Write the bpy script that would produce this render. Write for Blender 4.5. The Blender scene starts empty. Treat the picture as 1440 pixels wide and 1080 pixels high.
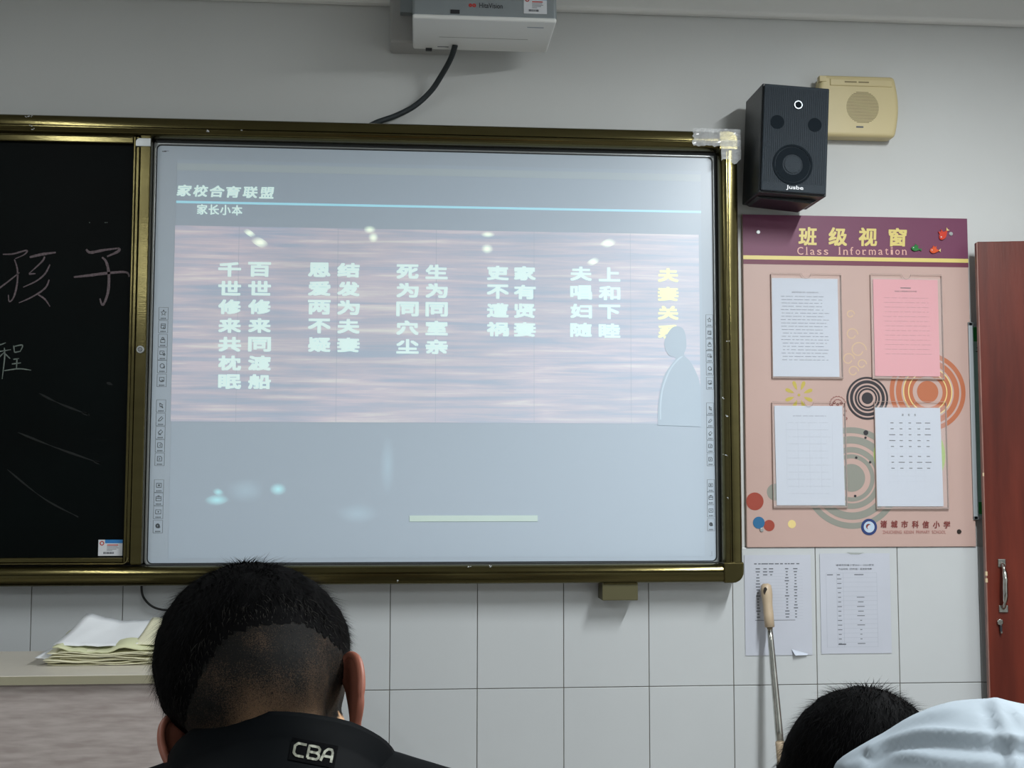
import bpy, bmesh, math, random
from mathutils import Vector, Matrix, Euler, noise
from mathutils.bvhtree import BVHTree
random.seed(7)
S = bpy.context.scene
COL = S.collection

# ------------------------------------------------------------------ camera
F = 1700.0
D = 3.528
ZC = 1.2077
ex = Vector((20680, 153, F)).normalized()
ez = Vector((25, -22240, F)); ez = (ez - ez.dot(ex) * ex).normalized()
ey = ez.cross(ex)
def ray(px, py):
    d = Vector((px - 720, py - 540, F))
    return Vector((d.dot(ex), d.dot(ey), d.dot(ez)))
CAM = Vector((0, -D, ZC))
def P(px, py, y=0.0):
    """photo pixel -> world point on the plane Y = y (the board wall is Y = 0)"""
    r = ray(px, py)
    return CAM + r * ((D + y) / r.y)
cd = bpy.data.cameras.new('camera'); cam = bpy.data.objects.new('camera', cd); COL.objects.link(cam)
cd.sensor_width = 36.0; cd.lens = 36.0 * F / 1440.0; cd.clip_start = 0.02
right = Vector((ex.x, ey.x, ez.x)); down = Vector((ex.y, ey.y, ez.y)); fwd = Vector((ex.z, ey.z, ez.z))
m = Matrix((( right.x, -down.x, -fwd.x, CAM.x), (right.y, -down.y, -fwd.y, CAM.y), (right.z, -down.z, -fwd.z, CAM.z), (0, 0, 0, 1)))
cam.matrix_world = m
S.camera = cam

# ------------------------------------------------------------------ world, lamps, exposure
w = bpy.data.worlds.new('world'); S.world = w; w.use_nodes = True
w.node_tree.nodes['Background'].inputs[0].default_value = (0.8, 0.9, 1.0, 1)
w.node_tree.nodes['Background'].inputs[1].default_value = 0.3
S.view_settings.view_transform = 'Standard'; S.view_settings.look = 'None'
S.view_settings.exposure = 0.0; S.view_settings.gamma = 1.0; S.view_settings.use_curve_mapping = False
def area(name, loc, sx, sy, power, col=(0.95, 0.99, 1.0), rot=(0, 0, 0), spread=180):
    l = bpy.data.lights.new(name, 'AREA'); l.shape = 'RECTANGLE'; l.size = sx; l.size_y = sy
    l.energy = power; l.color = col; l.spread = math.radians(spread)
    o = bpy.data.objects.new(name, l); o.location = loc; o.rotation_euler = rot; COL.objects.link(o); return o
area('tube_right_front', (1.46, -1.9, 2.62), 0.045, 1.2, 74)
area('tube_right_back', (1.75, -4.6, 2.62), 0.12, 1.2, 50)
area('tube_left_front', (-1.40, -1.9, 2.62), 0.045, 1.2, 13)
area('tube_left_back', (-1.75, -5.0, 2.62), 0.12, 1.2, 28)

# ------------------------------------------------------------------ materials
def lin(c):
    return tuple(((v / 255) / 12.92 if v / 255 <= 0.04045 else ((v / 255 + 0.055) / 1.055) ** 2.4) for v in c)
def mat(name, c, rough=0.6, metal=0.0, var=0.0, vscale=6.0, vstretch=(1, 1, 1), bump=0.0, bscale=40.0, emit=None, es=0.0,
        alpha=None, c2=None, spec=0.5, coat=0.0, detail=4.0):
    M = bpy.data.materials.new(name); M.use_nodes = True
    nt = M.node_tree; N = nt.nodes; L = nt.links; b = N['Principled BSDF']
    c = lin(c); b.inputs['Base Color'].default_value = (*c, 1)
    b.inputs['Roughness'].default_value = rough; b.inputs['Metallic'].default_value = metal
    b.inputs['Specular IOR Level'].default_value = spec
    if coat: b.inputs['Coat Weight'].default_value = coat; b.inputs['Coat Roughness'].default_value = 0.12
    tc = N.new('ShaderNodeTexCoord'); mp = N.new('ShaderNodeMapping'); mp.inputs['Scale'].default_value = vstretch
    L.new(tc.outputs['Object'], mp.inputs[0])
    nz = N.new('ShaderNodeTexNoise'); nz.inputs['Scale'].default_value = vscale; nz.inputs['Detail'].default_value = detail
    L.new(mp.outputs[0], nz.inputs['Vector'])
    if var or c2:
        rp = N.new('ShaderNodeValToRGB')
        rp.color_ramp.elements[0].position = 0.32; rp.color_ramp.elements[1].position = 0.68
        if c2: a_, b_ = c, lin(c2)
        else: a_ = tuple(max(0, v * (1 - var)) for v in c); b_ = tuple(min(1, v * (1 + var)) for v in c)
        rp.color_ramp.elements[0].color = (*a_, 1); rp.color_ramp.elements[1].color = (*b_, 1)
        L.new(nz.outputs[0], rp.inputs[0]); L.new(rp.outputs[0], b.inputs['Base Color'])
    if bump:
        n2 = N.new('ShaderNodeTexNoise'); n2.inputs['Scale'].default_value = bscale; n2.inputs['Detail'].default_value = 3
        L.new(mp.outputs[0], n2.inputs['Vector'])
        bp = N.new('ShaderNodeBump'); bp.inputs['Strength'].default_value = bump; bp.inputs['Distance'].default_value = 0.004
        L.new(n2.outputs[0], bp.inputs['Height']); L.new(bp.outputs[0], b.inputs['Normal'])
    if emit:
        b.inputs['Emission Color'].default_value = (*lin(emit), 1); b.inputs['Emission Strength'].default_value = es
    if alpha is not None: b.inputs['Alpha'].default_value = alpha
    return M

WALL = mat('painted plaster', (205, 207, 206), 0.7, var=0.03, vscale=1.5, bump=0.25, bscale=14)
BEAM = mat('beam plaster', (232, 233, 231), 0.7, var=0.03, vscale=2)
GROUT = mat('grey grout', (118, 116, 110), 0.9)
TILE = mat('white glazed tile', (196, 200, 202), 0.18, var=0.015, vscale=3, bump=0.06, bscale=5)
FLOOR = mat('terrazzo', (120, 116, 110), 0.5, var=0.25, vscale=60)
GOLD = mat('olive gold anodised aluminium', (92, 85, 54), 0.17, 0.92, var=0.08, vscale=5, vstretch=(1, 1, 6), bump=0.04, bscale=60)
GOLD2 = mat('polished gold edge', (140, 130, 92), 0.15, 0.95)
DARKGAP = mat('black channel', (12, 12, 11), 0.6)
SILVER = mat('silver plastic', (168, 172, 172), 0.3, 0.5)
BEZEL = mat('dark grey bezel', (52, 56, 58), 0.4, 0.2)
CHALK = mat('chalkboard enamel', (2, 7, 7), 0.5, var=0.35, vscale=2.2, vstretch=(1, 1, 2), bump=0.03, bscale=200, spec=0.08)
CHALKP = mat('pink chalk', (104, 92, 96), 0.9, var=0.35, vscale=220)
CHALKW = mat('white chalk', (112, 122, 116), 0.9, var=0.35, vscale=220)
SMEAR = mat('chalk smear', (8, 14, 13), 0.8, var=0.5, vscale=90)
WB = mat('whiteboard surface', (192, 205, 218), 0.3, spec=0.4)
INK = mat('icon ink', (84, 92, 98), 0.6)
LABELW = mat('label white', (216, 219, 224), 0.4)
BLUE = mat('label blue', (46, 128, 196), 0.4)
REDI = mat('red ink', (186, 58, 52), 0.5)
BLACKI = mat('black ink', (34, 36, 42), 0.5)
GREYI = mat('grey ink', (92, 96, 104), 0.6)
PALEI = mat('pale ink', (160, 167, 180), 0.6)
BLACKP = mat('black speaker wrap', (21, 27, 31), 0.34, bump=0.25, bscale=260)
CLOTH = mat('speaker grille cloth', (27, 40, 50), 0.6, bump=0.5, bscale=500)
CONE = mat('speaker cone', (17, 26, 33), 0.8, spec=0.15)
CHROME = mat('chrome', (190, 190, 184), 0.17, 1.0, var=0.2, vscale=30)
BEIGE = mat('aged beige plastic', (205, 190, 144), 0.42, var=0.03, vscale=4)
BEIGED = mat('beige grille slot', (134, 122, 86), 0.6)
PROJW = mat('white projector plastic', (232, 234, 232), 0.35)
PROJG = mat('silver projector front', (150, 158, 162), 0.32, 0.4)
CABLE = mat('dark cable sleeve', (38, 46, 50), 0.55, bump=0.4, bscale=150)
BLACKC = mat('black cable', (14, 14, 14), 0.5)
PINK = mat('peach info board print', (192, 163, 154), 0.45, var=0.03, vscale=3)
PLUM = mat('plum header print', (112, 52, 84), 0.5)
PLUM2 = mat('dull plum stripe', (112, 50, 72), 0.5)
YEL = mat('gold print', (222, 203, 122), 0.4)
PALEP = mat('pale pink lettering', (222, 172, 160), 0.4)
PBLACK = mat('charcoal print', (44, 40, 46), 0.4)
PORANGE = mat('terracotta print', (184, 108, 74), 0.4)
PGREY = mat('sage grey print', (142, 143, 134), 0.4)
PBROWN = mat('maroon print', (126, 58, 54), 0.4)
PRED = mat('brick red print', (158, 66, 50), 0.4)
PBLUE = mat('blue print', (40, 104, 148), 0.4)
PNAVY = mat('navy print', (36, 58, 112), 0.4)
PSKY = mat('emblem pale blue', (178, 206, 226), 0.4)
POLIVE = mat('olive yellow print', (190, 172, 78), 0.4)
PYEL = mat('pale yellow print', (230, 208, 140), 0.4)
PYEL2 = mat('faint yellow print', (208, 180, 148), 0.4)
PGREEN = mat('lime print', (164, 190, 106), 0.4)
FRED = mat('red magnet', (206, 58, 36), 0.3)
FGREEN = mat('green magnet', (34, 120, 52), 0.3)
FORANGE = mat('orange magnet', (218, 84, 34), 0.3)
PAPER = mat('white paper', (198, 205, 218), 0.7)
PAPERW = mat('bright white paper', (226, 229, 232), 0.7)
PAPER2 = mat('wall sheet paper', (192, 196, 207), 0.7, var=0.02, vscale=9)
PAPERP = mat('pink paper', (222, 154, 162), 0.7)
CREAM = mat('cream paper', (222, 219, 190), 0.7, var=0.05, vscale=12)
CREAMG = mat('greenish cream paper', (206, 208, 170), 0.7, var=0.05, vscale=12)
def clear(name, f, c=(255, 255, 255), rough=0.1):
    M = bpy.data.materials.new(name); M.use_nodes = True; nt = M.node_tree; N = nt.nodes; L = nt.links
    b = N['Principled BSDF']; b.inputs['Base Color'].default_value = (*lin(c), 1); b.inputs['Roughness'].default_value = rough
    t = N.new('ShaderNodeBsdfTransparent'); mx = N.new('ShaderNodeMixShader'); mx.inputs[0].default_value = f
    L.new(t.outputs[0], mx.inputs[1]); L.new(b.outputs[0], mx.inputs[2]); L.new(mx.outputs[0], N['Material Output'].inputs[0]); return M
ACR = clear('clear acrylic', 0.07)
ACRE = clear('acrylic edge', 0.55, (196, 176, 168), 0.2)
TAPE = clear('crumpled clear tape', 0.5, (235, 238, 240), 0.12)
WOOD = mat('red brown door veneer', (112, 46, 32), 0.36, c2=(74, 26, 17), vscale=2.2, vstretch=(7, 7, 0.8), bump=0.05, bscale=30, spec=0.3)
WOODE = mat('worn door edge', (138, 98, 88), 0.5, var=0.2, vscale=18)
CHIP = mat('chipped wood', (206, 184, 150), 0.8)
DESK = mat('grey oak laminate', (190, 180, 176), 0.5, c2=(166, 154, 150), vscale=7.0, vstretch=(2.2, 2, 14), detail=9)
DESKT = mat('desk top laminate', (206, 200, 188), 0.32, var=0.03, vscale=6)
DESKE = mat('desk edge band', (160, 155, 132), 0.4)
OLIVE = mat('olive bracket', (92, 88, 60), 0.5, 0.3)
MOPB = mat('beige mop plastic', (190, 170, 144), 0.4)
DARKH = mat('dark hollow', (40, 32, 26), 0.8)
TEAL = mat('teal poster print', (150, 190, 180), 0.4)
TEALF = mat('grey poster frame', (176, 184, 188), 0.35, 0.3)
GRN = mat('green print', (38, 128, 62), 0.4)
NAVY = mat('navy jacket nylon', (3, 6, 9), 0.7, spec=0.08, var=0.12, vscale=8, bump=0.3, bscale=16)
NAVYK = mat('black patch', (3, 4, 6), 0.8, spec=0.05)
GREYT = mat('reflective grey lettering', (150, 152, 138), 0.5)
PALEJ = mat('pale blue jacket cloth', (158, 170, 180), 0.8, var=0.02, vscale=20, bump=0.2, bscale=22)
DARKL = mat('dark blue lining', (30, 30, 66), 0.8)
TROUS = mat('dark trousers', (26, 28, 34), 0.85)
HAIR = mat('black hair', (3, 3, 4), 0.8, spec=0.08)
HAIRG = mat('short hair tips', (36, 34, 30), 0.7, spec=0.2)
def emis(name, c, s, base=(192, 205, 218)):
    return mat(name, base, 0.3, emit=c, es=s, spec=0.4)

# ------------------------------------------------------------------ mesh helpers
ORG = {}
def tag(o, label=None, cat=None, group=None, kind=None):
    if label: o['label'] = label
    if cat: o['category'] = cat
    if group: o['group'] = group
    if kind: o['kind'] = kind
    return o
def thing(name, loc, label, cat, group=None):
    o = bpy.data.objects.new(name, None); COL.objects.link(o); o.location = loc; o.empty_display_size = 0.05
    ORG[o.name] = Vector(loc); return tag(o, label, cat, group)
class MB:
    def __init__(s): s.v = []; s.f = []; s.mi = []; s.m = 0
    def add(s, vs, fs):
        k = len(s.v); s.v += [Vector(a) for a in vs]; s.f += [tuple(i + k for i in f) for f in fs]; s.mi += [s.m] * len(fs); return s
    def box(s, x0, x1, y0, y1, z0, z1, M=None):
        c = [Vector((x, y, z)) for x in (x0, x1) for y in (y0, y1) for z in (z0, z1)]
        if M: c = [M @ a for a in c]
        return s.add(c, [(0, 1, 3, 2), (4, 6, 7, 5), (0, 4, 5, 1), (2, 3, 7, 6), (0, 2, 6, 4), (1, 5, 7, 3)])
    def prism(s, pts, y0, y1, flat=False):
        """pts: (x,z) outline in the wall plane, from y0 (front) to y1 (back)"""
        n = len(pts)
        A = sum(pts[i][0] * pts[(i + 1) % n][1] - pts[(i + 1) % n][0] * pts[i][1] for i in range(n))
        if A < 0: pts = pts[::-1]
        s.add([(a, y0, b) for a, b in pts] + ([] if flat else [(a, y1, b) for a, b in pts]),
              [tuple(range(n))] + ([] if flat else [tuple(range(2 * n - 1, n - 1, -1))] + [(i, n + i, n + (i + 1) % n, (i + 1) % n) for i in range(n)]))
        return s
    def ring(s, cx, cz, r0, r1, y0, y1, n=48, sx=1.0):
        if r0 <= 0:
            return s.prism([(cx + sx * r1 * math.cos(t * 2 * math.pi / n), cz + r1 * math.sin(t * 2 * math.pi / n)) for t in range(n)], y0, y1)
        vs = []
        for t in range(n):
            c, q = math.cos(t * 2 * math.pi / n), math.sin(t * 2 * math.pi / n)
            vs += [(cx + sx * r0 * c, y0, cz + r0 * q), (cx + sx * r1 * c, y0, cz + r1 * q), (cx + sx * r1 * c, y1, cz + r1 * q), (cx + sx * r0 * c, y1, cz + r0 * q)]
        fs = []
        for t in range(n):
            a = 4 * t; b = 4 * ((t + 1) % n)
            for i in range(4):
                j = (i + 1) % 4; fs.append((a + i, a + j, b + j, b + i))
        return s.add(vs, fs)
    def tube(s, pts, r, n=10, caps=True):
        pts = [Vector(p) for p in pts]; k = len(pts); rr = r if isinstance(r, (list, tuple)) else [r] * k
        vs = []; up = Vector((0.13, 0.2, 0.97))
        for i, p in enumerate(pts):
            d = (pts[min(i + 1, k - 1)] - pts[max(i - 1, 0)]).normalized()
            a = d.cross(up)
            if a.length < 1e-3: a = d.cross(Vector((1, 0, 0)))
            a.normalize(); b = d.cross(a)
            for t in range(n):
                an = 2 * math.pi * t / n; vs.append(p + rr[i] * (math.cos(an) * a + math.sin(an) * b))
        fs = [(i * n + t, i * n + (t + 1) % n, (i + 1) * n + (t + 1) % n, (i + 1) * n + t) for i in range(k - 1) for t in range(n)]
        if caps: fs += [tuple(range(n - 1, -1, -1)), tuple((k - 1) * n + t for t in range(n))]
        return s.add(vs, fs)
    def ribbon(s, pts, wid, y, th=0.0004):
        """flat stroke of (x,z) points lying in the plane Y=y"""
        pts = [Vector(p) for p in pts]; k = len(pts); L = []; R = []
        ww = wid if isinstance(wid, (list, tuple)) else [wid] * k
        for i, p in enumerate(pts):
            d = pts[min(i + 1, k - 1)] - pts[max(i - 1, 0)]
            if d.length < 1e-9: d = Vector((1, 0))
            d.normalize(); nn = Vector((-d.y, d.x)); L.append(p + nn * ww[i] / 2); R.append(p - nn * ww[i] / 2)
        for i in range(k - 1):
            s.prism([L[i], L[i + 1], R[i + 1], R[i]], y, y + th)
        return s
    def build(s, name, M, parent=None, smooth=False, bevel=0.0, seg=2, local=False, label=None, kind=None, cat=None, sub=0, auto=False):
        me = bpy.data.meshes.new(name); o = bpy.data.objects.new(name, me); COL.objects.link(o)
        og = Vector((0, 0, 0))
        if parent is not None and not local: og = ORG.get(parent.name, Vector((0, 0, 0)))
        ORG[o.name] = og
        me.from_pydata([tuple(a - og) for a in s.v], [], s.f); me.update()
        Ms = M if isinstance(M, (list, tuple)) else [M]
        for q in Ms: me.materials.append(q)
        if len(Ms) > 1:
            for p, i in zip(me.polygons, s.mi): p.material_index = i
        if smooth:
            for p in me.polygons: p.use_smooth = True
        if auto:
            for p in me.polygons: p.use_smooth = True
            try: me.set_sharp_from_angle(angle=math.radians(35))
            except Exception: pass
        if bevel:
            b = o.modifiers.new('bevel', 'BEVEL'); b.width = bevel; b.segments = seg; b.limit_method = 'ANGLE'; b.angle_limit = math.radians(40)
        if sub:
            q = o.modifiers.new('sub', 'SUBSURF'); q.levels = sub; q.render_levels = sub
        if parent is not None: o.parent = parent
        if label: o['label'] = label
        if kind: o['kind'] = kind
        if cat: o['category'] = cat
        return o
def rect(px0, py0, px1, py1, y):
    a = P(px0, py0, y); b = P(px1, py1, y); return min(a.x, b.x), max(a.x, b.x), min(a.z, b.z), max(a.z, b.z)
def wz(p): return (p.x, p.z)
def rrect(x0, x1, z0, z1, r, n=6):
    if not isinstance(r, (list, tuple)): r = [r] * 4      # tr, tl, bl, br
    out = []
    for (cx, cz, a0, q) in ((x1 - r[0], z1 - r[0], 0, r[0]), (x0 + r[1], z1 - r[1], 90, r[1]), (x0 + r[2], z0 + r[2], 180, r[2]), (x1 - r[3], z0 + r[3], 270, r[3])):
        if q <= 0: out.append((cx, cz)); continue
        for i in range(n + 1):
            a = math.radians(a0 + 90 * i / n); out.append((cx + q * math.cos(a), cz + q * math.sin(a)))
    return out
def frame_ring(mb, outer, inner, y0, y1):
    n = len(outer); vs = []
    for (a, b) in zip(outer, inner):
        vs += [(a[0], y0, a[1]), (b[0], y0, b[1]), (b[0], y1, b[1]), (a[0], y1, a[1])]
    fs = []
    for t in range(n):
        a = 4 * t; b = 4 * ((t + 1) % n)
        for i in range(4): j = (i + 1) % 4; fs.append((a + i, b + i, b + j, a + j))
    return mb.add(vs, fs)

# glyphs from Blender's own fonts
_gc = {}
def glyph(ch, off=0.0, shear=0.0):
    k = (ch, off, shear)
    if k not in _gc:
        cu = bpy.data.curves.new('g', 'FONT'); cu.body = ch; cu.size = 1.0; cu.offset = off; cu.shear = shear; cu.resolution_u = 3
        cu.fill_mode = 'FRONT'
        o = bpy.data.objects.new('g', cu); COL.objects.link(o)
        dg = bpy.context.evaluated_depsgraph_get(); me = o.evaluated_get(dg).to_mesh()
        vs = [(v.co.x, v.co.y) for v in me.vertices]; fs = [tuple(p.vertices) for p in me.polygons]
        o.evaluated_get(dg).to_mesh_clear(); bpy.data.objects.remove(o); bpy.data.curves.remove(cu)
        _gc[k] = (vs, fs)
    return _gc[k]
def put_glyph(mb, ch, cx, cz, wd, ht, y, off=0.0, rot=0.0, shear=0.0):
    """fit the glyph's own outline into a wd x ht box centred at (cx,cz) in the wall plane"""
    vs, fs = glyph(ch, 0.0, shear)
    if not vs: return
    if off > 0:
        b_ = off * min(wd, ht); k = 0
        for dx, dz in ((1, 1), (1, -1), (-1, 1), (-1, -1), (1.2, 0), (-1.2, 0)):
            k += 1; put_glyph(mb, ch, cx + dx * b_, cz + dz * b_, wd - 2 * b_, ht - 2 * b_, y - k * 2e-5, 0.0, rot, shear)
        return
    x0 = min(a for a, b in vs); x1 = max(a for a, b in vs); z0 = min(b for a, b in vs); z1 = max(b for a, b in vs)
    sx = wd / max(x1 - x0, 1e-6); sz = ht / max(z1 - z0, 1e-6); c, q = math.cos(rot), math.sin(rot)
    out = []
    for a, b in vs:
        u = (a - (x0 + x1) / 2) * sx; v = (b - (z0 + z1) / 2) * sz
        out.append((cx + c * u - q * v, y, cz + q * u + c * v))
    mb.add(out, fs)
def put_text(mb, txt, cx, cz, wd, ht, y, off=0.0, rot=0.0):
    put_glyph(mb, txt, cx, cz, wd, ht, y, off, rot)
PX = lambda y: (D + y) / F          # metres per pixel at plane y

# ------------------------------------------------------------------ the setting
def struct(name, mb, M, **k):
    o = mb.build(name, M, **k); o['kind'] = 'structure'; return o
XL, XR, YB, ZT = -3.2, 2.56, -7.2, 2.95
struct('floor', MB().box(XL, XR, YB, 0.1, -0.1, 0.0), FLOOR)
struct('ceiling', MB().box(XL, XR, YB, 0.1, ZT, ZT + 0.1), WALL)
struct('wall_left', MB().box(XL - 0.1, XL, YB, 0.1, -0.1, ZT + 0.1), WALL)
struct('wall_right', MB().box(XR, XR + 0.1, YB, 0.1, -0.1, ZT + 0.1), WALL)
struct('wall_rear', MB().box(XL, XR, YB - 0.1, YB, -0.1, ZT + 0.1), WALL)
ZTILE = 1.0
wall = struct('wall_front', MB().box(XL, XR, 0.0, 0.1, -0.1, ZT + 0.1), WALL)
MB().box(XL, XR, -0.006, 0.0, 0.0, ZTILE - 0.002).build('grout', GROUT, wall)
base = P(671, 880).x
tb = None
xs = [base + 0.25 * k for k in range(-9, 8)]
for i in range(len(xs) - 1):
    for (z0, z1) in ((0.0, 0.2), (0.2, 0.6), (0.6, 1.0)):
        if i == 0 and False: continue
        g = 0.0011
        o = MB().box(xs[i] + g, xs[i + 1] - g, -0.0085 - random.random() * 0.0006, -0.002, z0 + g, z1 - g).build('tile', TILE, wall, bevel=0.0012, seg=2)
# shallow beam above the board, its lower arris chamfered
zb = P(1290, 29, -0.035).z
struct('trim_1', MB().prism([(XL, zb), (XR, zb), (XR, ZT), (XL, ZT)], -0.035, 0.0), BEAM, bevel=0.012, seg=3)

# ------------------------------------------------------------------ board frame
YF = -0.10
zT = P(1000, 183.6, YF).z; zB = P(1000, 819.5, YF).z; xRt = P(1038, 230, YF).x
RW = 0.054                                     # rail width
fr = thing('board_frame', (0.0, 0.0, zB), 'large olive gold aluminium frame around the chalkboard and the white screen', 'board frame')
XLF = -1.9
def profile():                                  # (u from outer edge, y)
    return [(0, -0.004), (0, -0.088), (0.004, -0.097), (0.010, YF), (0.0300, YF + 0.001), (0.0315, YF + 0.006), (0.0335, YF + 0.006), (0.035, YF + 0.001),
            (0.045, YF + 0.004), (0.0515, YF + 0.013), (0.054, YF + 0.026), (0.054, -0.03), (0.03, -0.004)]
def rail(name, a, b, inward, M):
    """a,b: (x,z) ends of the outer edge; inward: (x,z) unit"""
    mb = MB(); pr = profile(); n = len(pr)
    for e in (a, b):
        for u, yy in pr: mb.v.append(Vector((e[0] + inward[0] * u, yy, e[1] + inward[1] * u)))
    mb.f = [(i, (i + 1) % n, n + (i + 1) % n, n + i) for i in range(n)] + [tuple(range(n - 1, -1, -1)), tuple(range(n, 2 * n))]
    mb.mi = [0] * len(mb.f)
    o = mb.build(name, M, fr, auto=False)
    me = o.data; bm = bmesh.new(); bm.from_mesh(me); bmesh.ops.recalc_face_normals(bm, faces=bm.faces); bm.to_mesh(me); bm.free()
    for p in me.polygons: p.use_smooth = len(p.vertices) == 4
    me.set_sharp_from_angle(angle=math.radians(50))
    return o
rail('top_rail', (XLF, zT), (xRt - RW, zT), (0, -1), GOLD)
rail('bottom_rail', (XLF, zB), (xRt - RW, zB), (0, 1), GOLD)
rail('right_rail', (xRt, zB + RW), (xRt, zT - RW), (-1, 0), GOLD)
rail('left_rail', (XLF, zB + RW), (XLF, zT - RW), (1, 0), GOLD)
for (x0, x1, z0, z1, rr) in ((xRt - RW - 0.004, xRt + 0.001, zT - RW - 0.004, zT + 0.001, [0.026, 0, 0.004, 0]), (xRt - RW - 0.004, xRt + 0.001, zB - 0.001, zB + RW + 0.004, [0, 0.004, 0, 0.032])):
    MB().prism(rrect(x0, x1, z0, z1, rr), YF - 0.003, -0.01).build('corner_cap', GOLD, fr, bevel=0.006, seg=3)
MB().box(XLF + 0.03, xRt - 0.03, -0.02, -0.008, zB + 0.03, zT - 0.03).build('back_panel', DARKGAP, fr)
# track inside the rails that the boards slide in
MB().box(XLF + RW, xRt - RW, -0.045, -0.02, zT - RW - 0.006, zT - RW + 0.001).box(XLF + RW, xRt - RW, -0.07, -0.02, zB + RW - 0.006, zB + RW + 0.002).build('sliding_track', DARKGAP, fr)
# crumpled tape over the upper right corner
mb = MB(); nx, nz = 18, 14
tx0, tx1 = P(975, 190, -.106).x, xRt + 0.006; tz1 = zT + 0.004; tz0 = tz1 - 0.052
def crump(x, z, s=70, a=0.006): return a * (noise.noise(Vector((x * s, z * s, 1.7))))
for j in range(nz + 1):
    for i in range(nx + 1):
        x = tx0 + (tx1 - tx0) * i / nx; z = tz0 + (tz1 - tz0) * j / nz
        if i == 0: x += 0.012 * noise.noise(Vector((0, j * 2.1, 0)))
        mb.v.append(Vector((x, YF - 0.0075 + crump(x, z), z + (0.006 * noise.noise(Vector((i * .7, 3, 0))) if j == 0 else 0))))
mb.f = [(j * (nx + 1) + i, j * (nx + 1) + i + 1, (j + 1) * (nx + 1) + i + 1, (j + 1) * (nx + 1) + i) for j in range(nz) for i in range(nx)]
k0 = len(mb.v); 
mb.mi = [0] * len(mb.f)
mb2 = MB(); mb2.v = mb.v[:]; mb2.f = mb.f[:]; mb2.mi = mb.mi[:]
# second strip running down the right rail
n0 = len(mb2.v); nx2, nz2 = 8, 12; sx0, sx1 = xRt - 0.052, xRt + 0.007; sz1 = zT - 0.03; sz0 = sz1 - 0.062
for j in range(nz2 + 1):
    for i in range(nx2 + 1):
        x = sx0 + (sx1 - sx0) * i / nx2; z = sz0 + (sz1 - sz0) * j / nz2 + (0.01 * math.sin(i * .9) if j == 0 else 0)
        mb2.v.append(Vector((x, YF - 0.009 + crump(x, z, 60), z)))
mb2.f += [tuple(n0 + q for q in (j * (nx2 + 1) + i, j * (nx2 + 1) + i + 1, (j + 1) * (nx2 + 1) + i + 1, (j + 1) * (nx2 + 1) + i)) for j in range(nz2) for i in range(nx2)]
mb2.mi = [0] * len(mb2.f)
mb2.build('clear_tape', TAPE, fr, smooth=False, label='crumpled shiny clear tape')
# chips of old paint and tape on the rails
mb = MB()
for (px, py, r, n) in ((38, 164, 4, 6), (46, 163, 2, 3), (43, 177, 3, 4), (46, 181, 2, 3), (293, 184, 2.5, 5), (340, 184, 2, 4), (1018, 560, 2, 4), (1022, 585, 2, 4), (1020, 640, 3, 4), (1024, 700, 2, 3), (660, 797, 2, 5), (690, 796, 2, 4), (560, 817, 1.5, 4), (1024, 480, 1.6, 3)):
    for q in range(n):
        c = P(px + random.uniform(-r, r), py + random.uniform(-1.2, 1.2), YF - 0.001); s_ = random.uniform(0.0006, 0.002)
        mb.prism([(c.x + s_ * math.cos(t) * random.uniform(.6, 1.8), c.z + s_ * math.sin(t) * random.uniform(.4, 1)) for t in (0, 1.3, 2.5, 3.6, 5)], YF - 0.0015, YF + 0.002)
mb.build('paint_fleck', LABELW, fr, kind='stuff')

# ------------------------------------------------------------------ chalkboard (slides)
YC = -0.07
cb = thing('chalkboard', (-1.2, YC, zB + RW), 'dark green chalkboard with faint handwriting, left of the white screen', 'chalkboard')
cx1 = P(187, 300, YC).x; cz1 = P(187, 203.5, YC).z; cz0 = P(174, 783.5, YC).z
XCL = XLF + 0.07
MB().box(XCL, cx1 + 0.004, YC, YC + 0.012, cz0 - 0.004, cz1 + 0.004).build('writing_surface', CHALK, cb)
def bar(name, x0, x1, z0, z1, y0, y1, M, par, bv=0.003): return MB().box(x0, x1, y0, y1, z0, z1).build(name, M, par, bevel=bv, seg=3)
zt1 = P(187, 190.5, YC).z
bar('frame_rail', XCL, cx1, cz1, cz1 + 0.019, -0.084, YC + 0.012, GOLD, cb)
bar('frame_rail', XCL, cx1, cz1 + 0.0195, zt1, -0.08, YC + 0.012, GOLD2, cb, 0.002)
bar('frame_rail', XCL, cx1, cz0 - 0.0145, cz0, -0.084, YC + 0.012, GOLD, cb)
bar('frame_rail', XCL, cx1 + 0.004, cz0 - 0.0185, cz0 - 0.0150, -0.087, YC + 0.012, GOLD2, cb, 0.0015)
sx1 = P(196.5, 300, YC).x; dx1 = P(212, 300, YC).x
bar('stile', cx1, cx1 + 0.007, cz0 - 0.0145, cz1 + 0.02, -0.085, YC + 0.012, GOLD, cb, 0.002)
bar('stile', cx1 + 0.0075, sx1 - 0.0015, cz0 - 0.0145, cz1 + 0.02, -0.083, YC + 0.012, GOLD2 if False else GOLD, cb, 0.002)
bar('stile', sx1, dx1, cz0 - 0.02, zt1, -0.087, YC + 0.012, GOLD, cb, 0.003)
# plastic corner guards
a = P(191, 194, -.088); b = P(212, 206, -.088)
MB().prism(rrect(a.x, b.x, b.z, a.z, [0, 0.012, 0, 0]), -0.0895, -0.07).build('corner_guard', SILVER, cb, bevel=0.001)
mb = MB()
pts = []
for t in range(9):
    an = math.radians(-90 + 90 * t / 8); pts.append((cx1 - 0.004 + 0.018 * math.cos(an), cz0 - 0.0045 - 0.012 + 0.018 + 0.018 * math.sin(an) - 0.001))
mb.ribbon(pts, 0.0025, -0.0875, 0.004); mb.build('corner_guard', GOLD2, cb)
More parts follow.
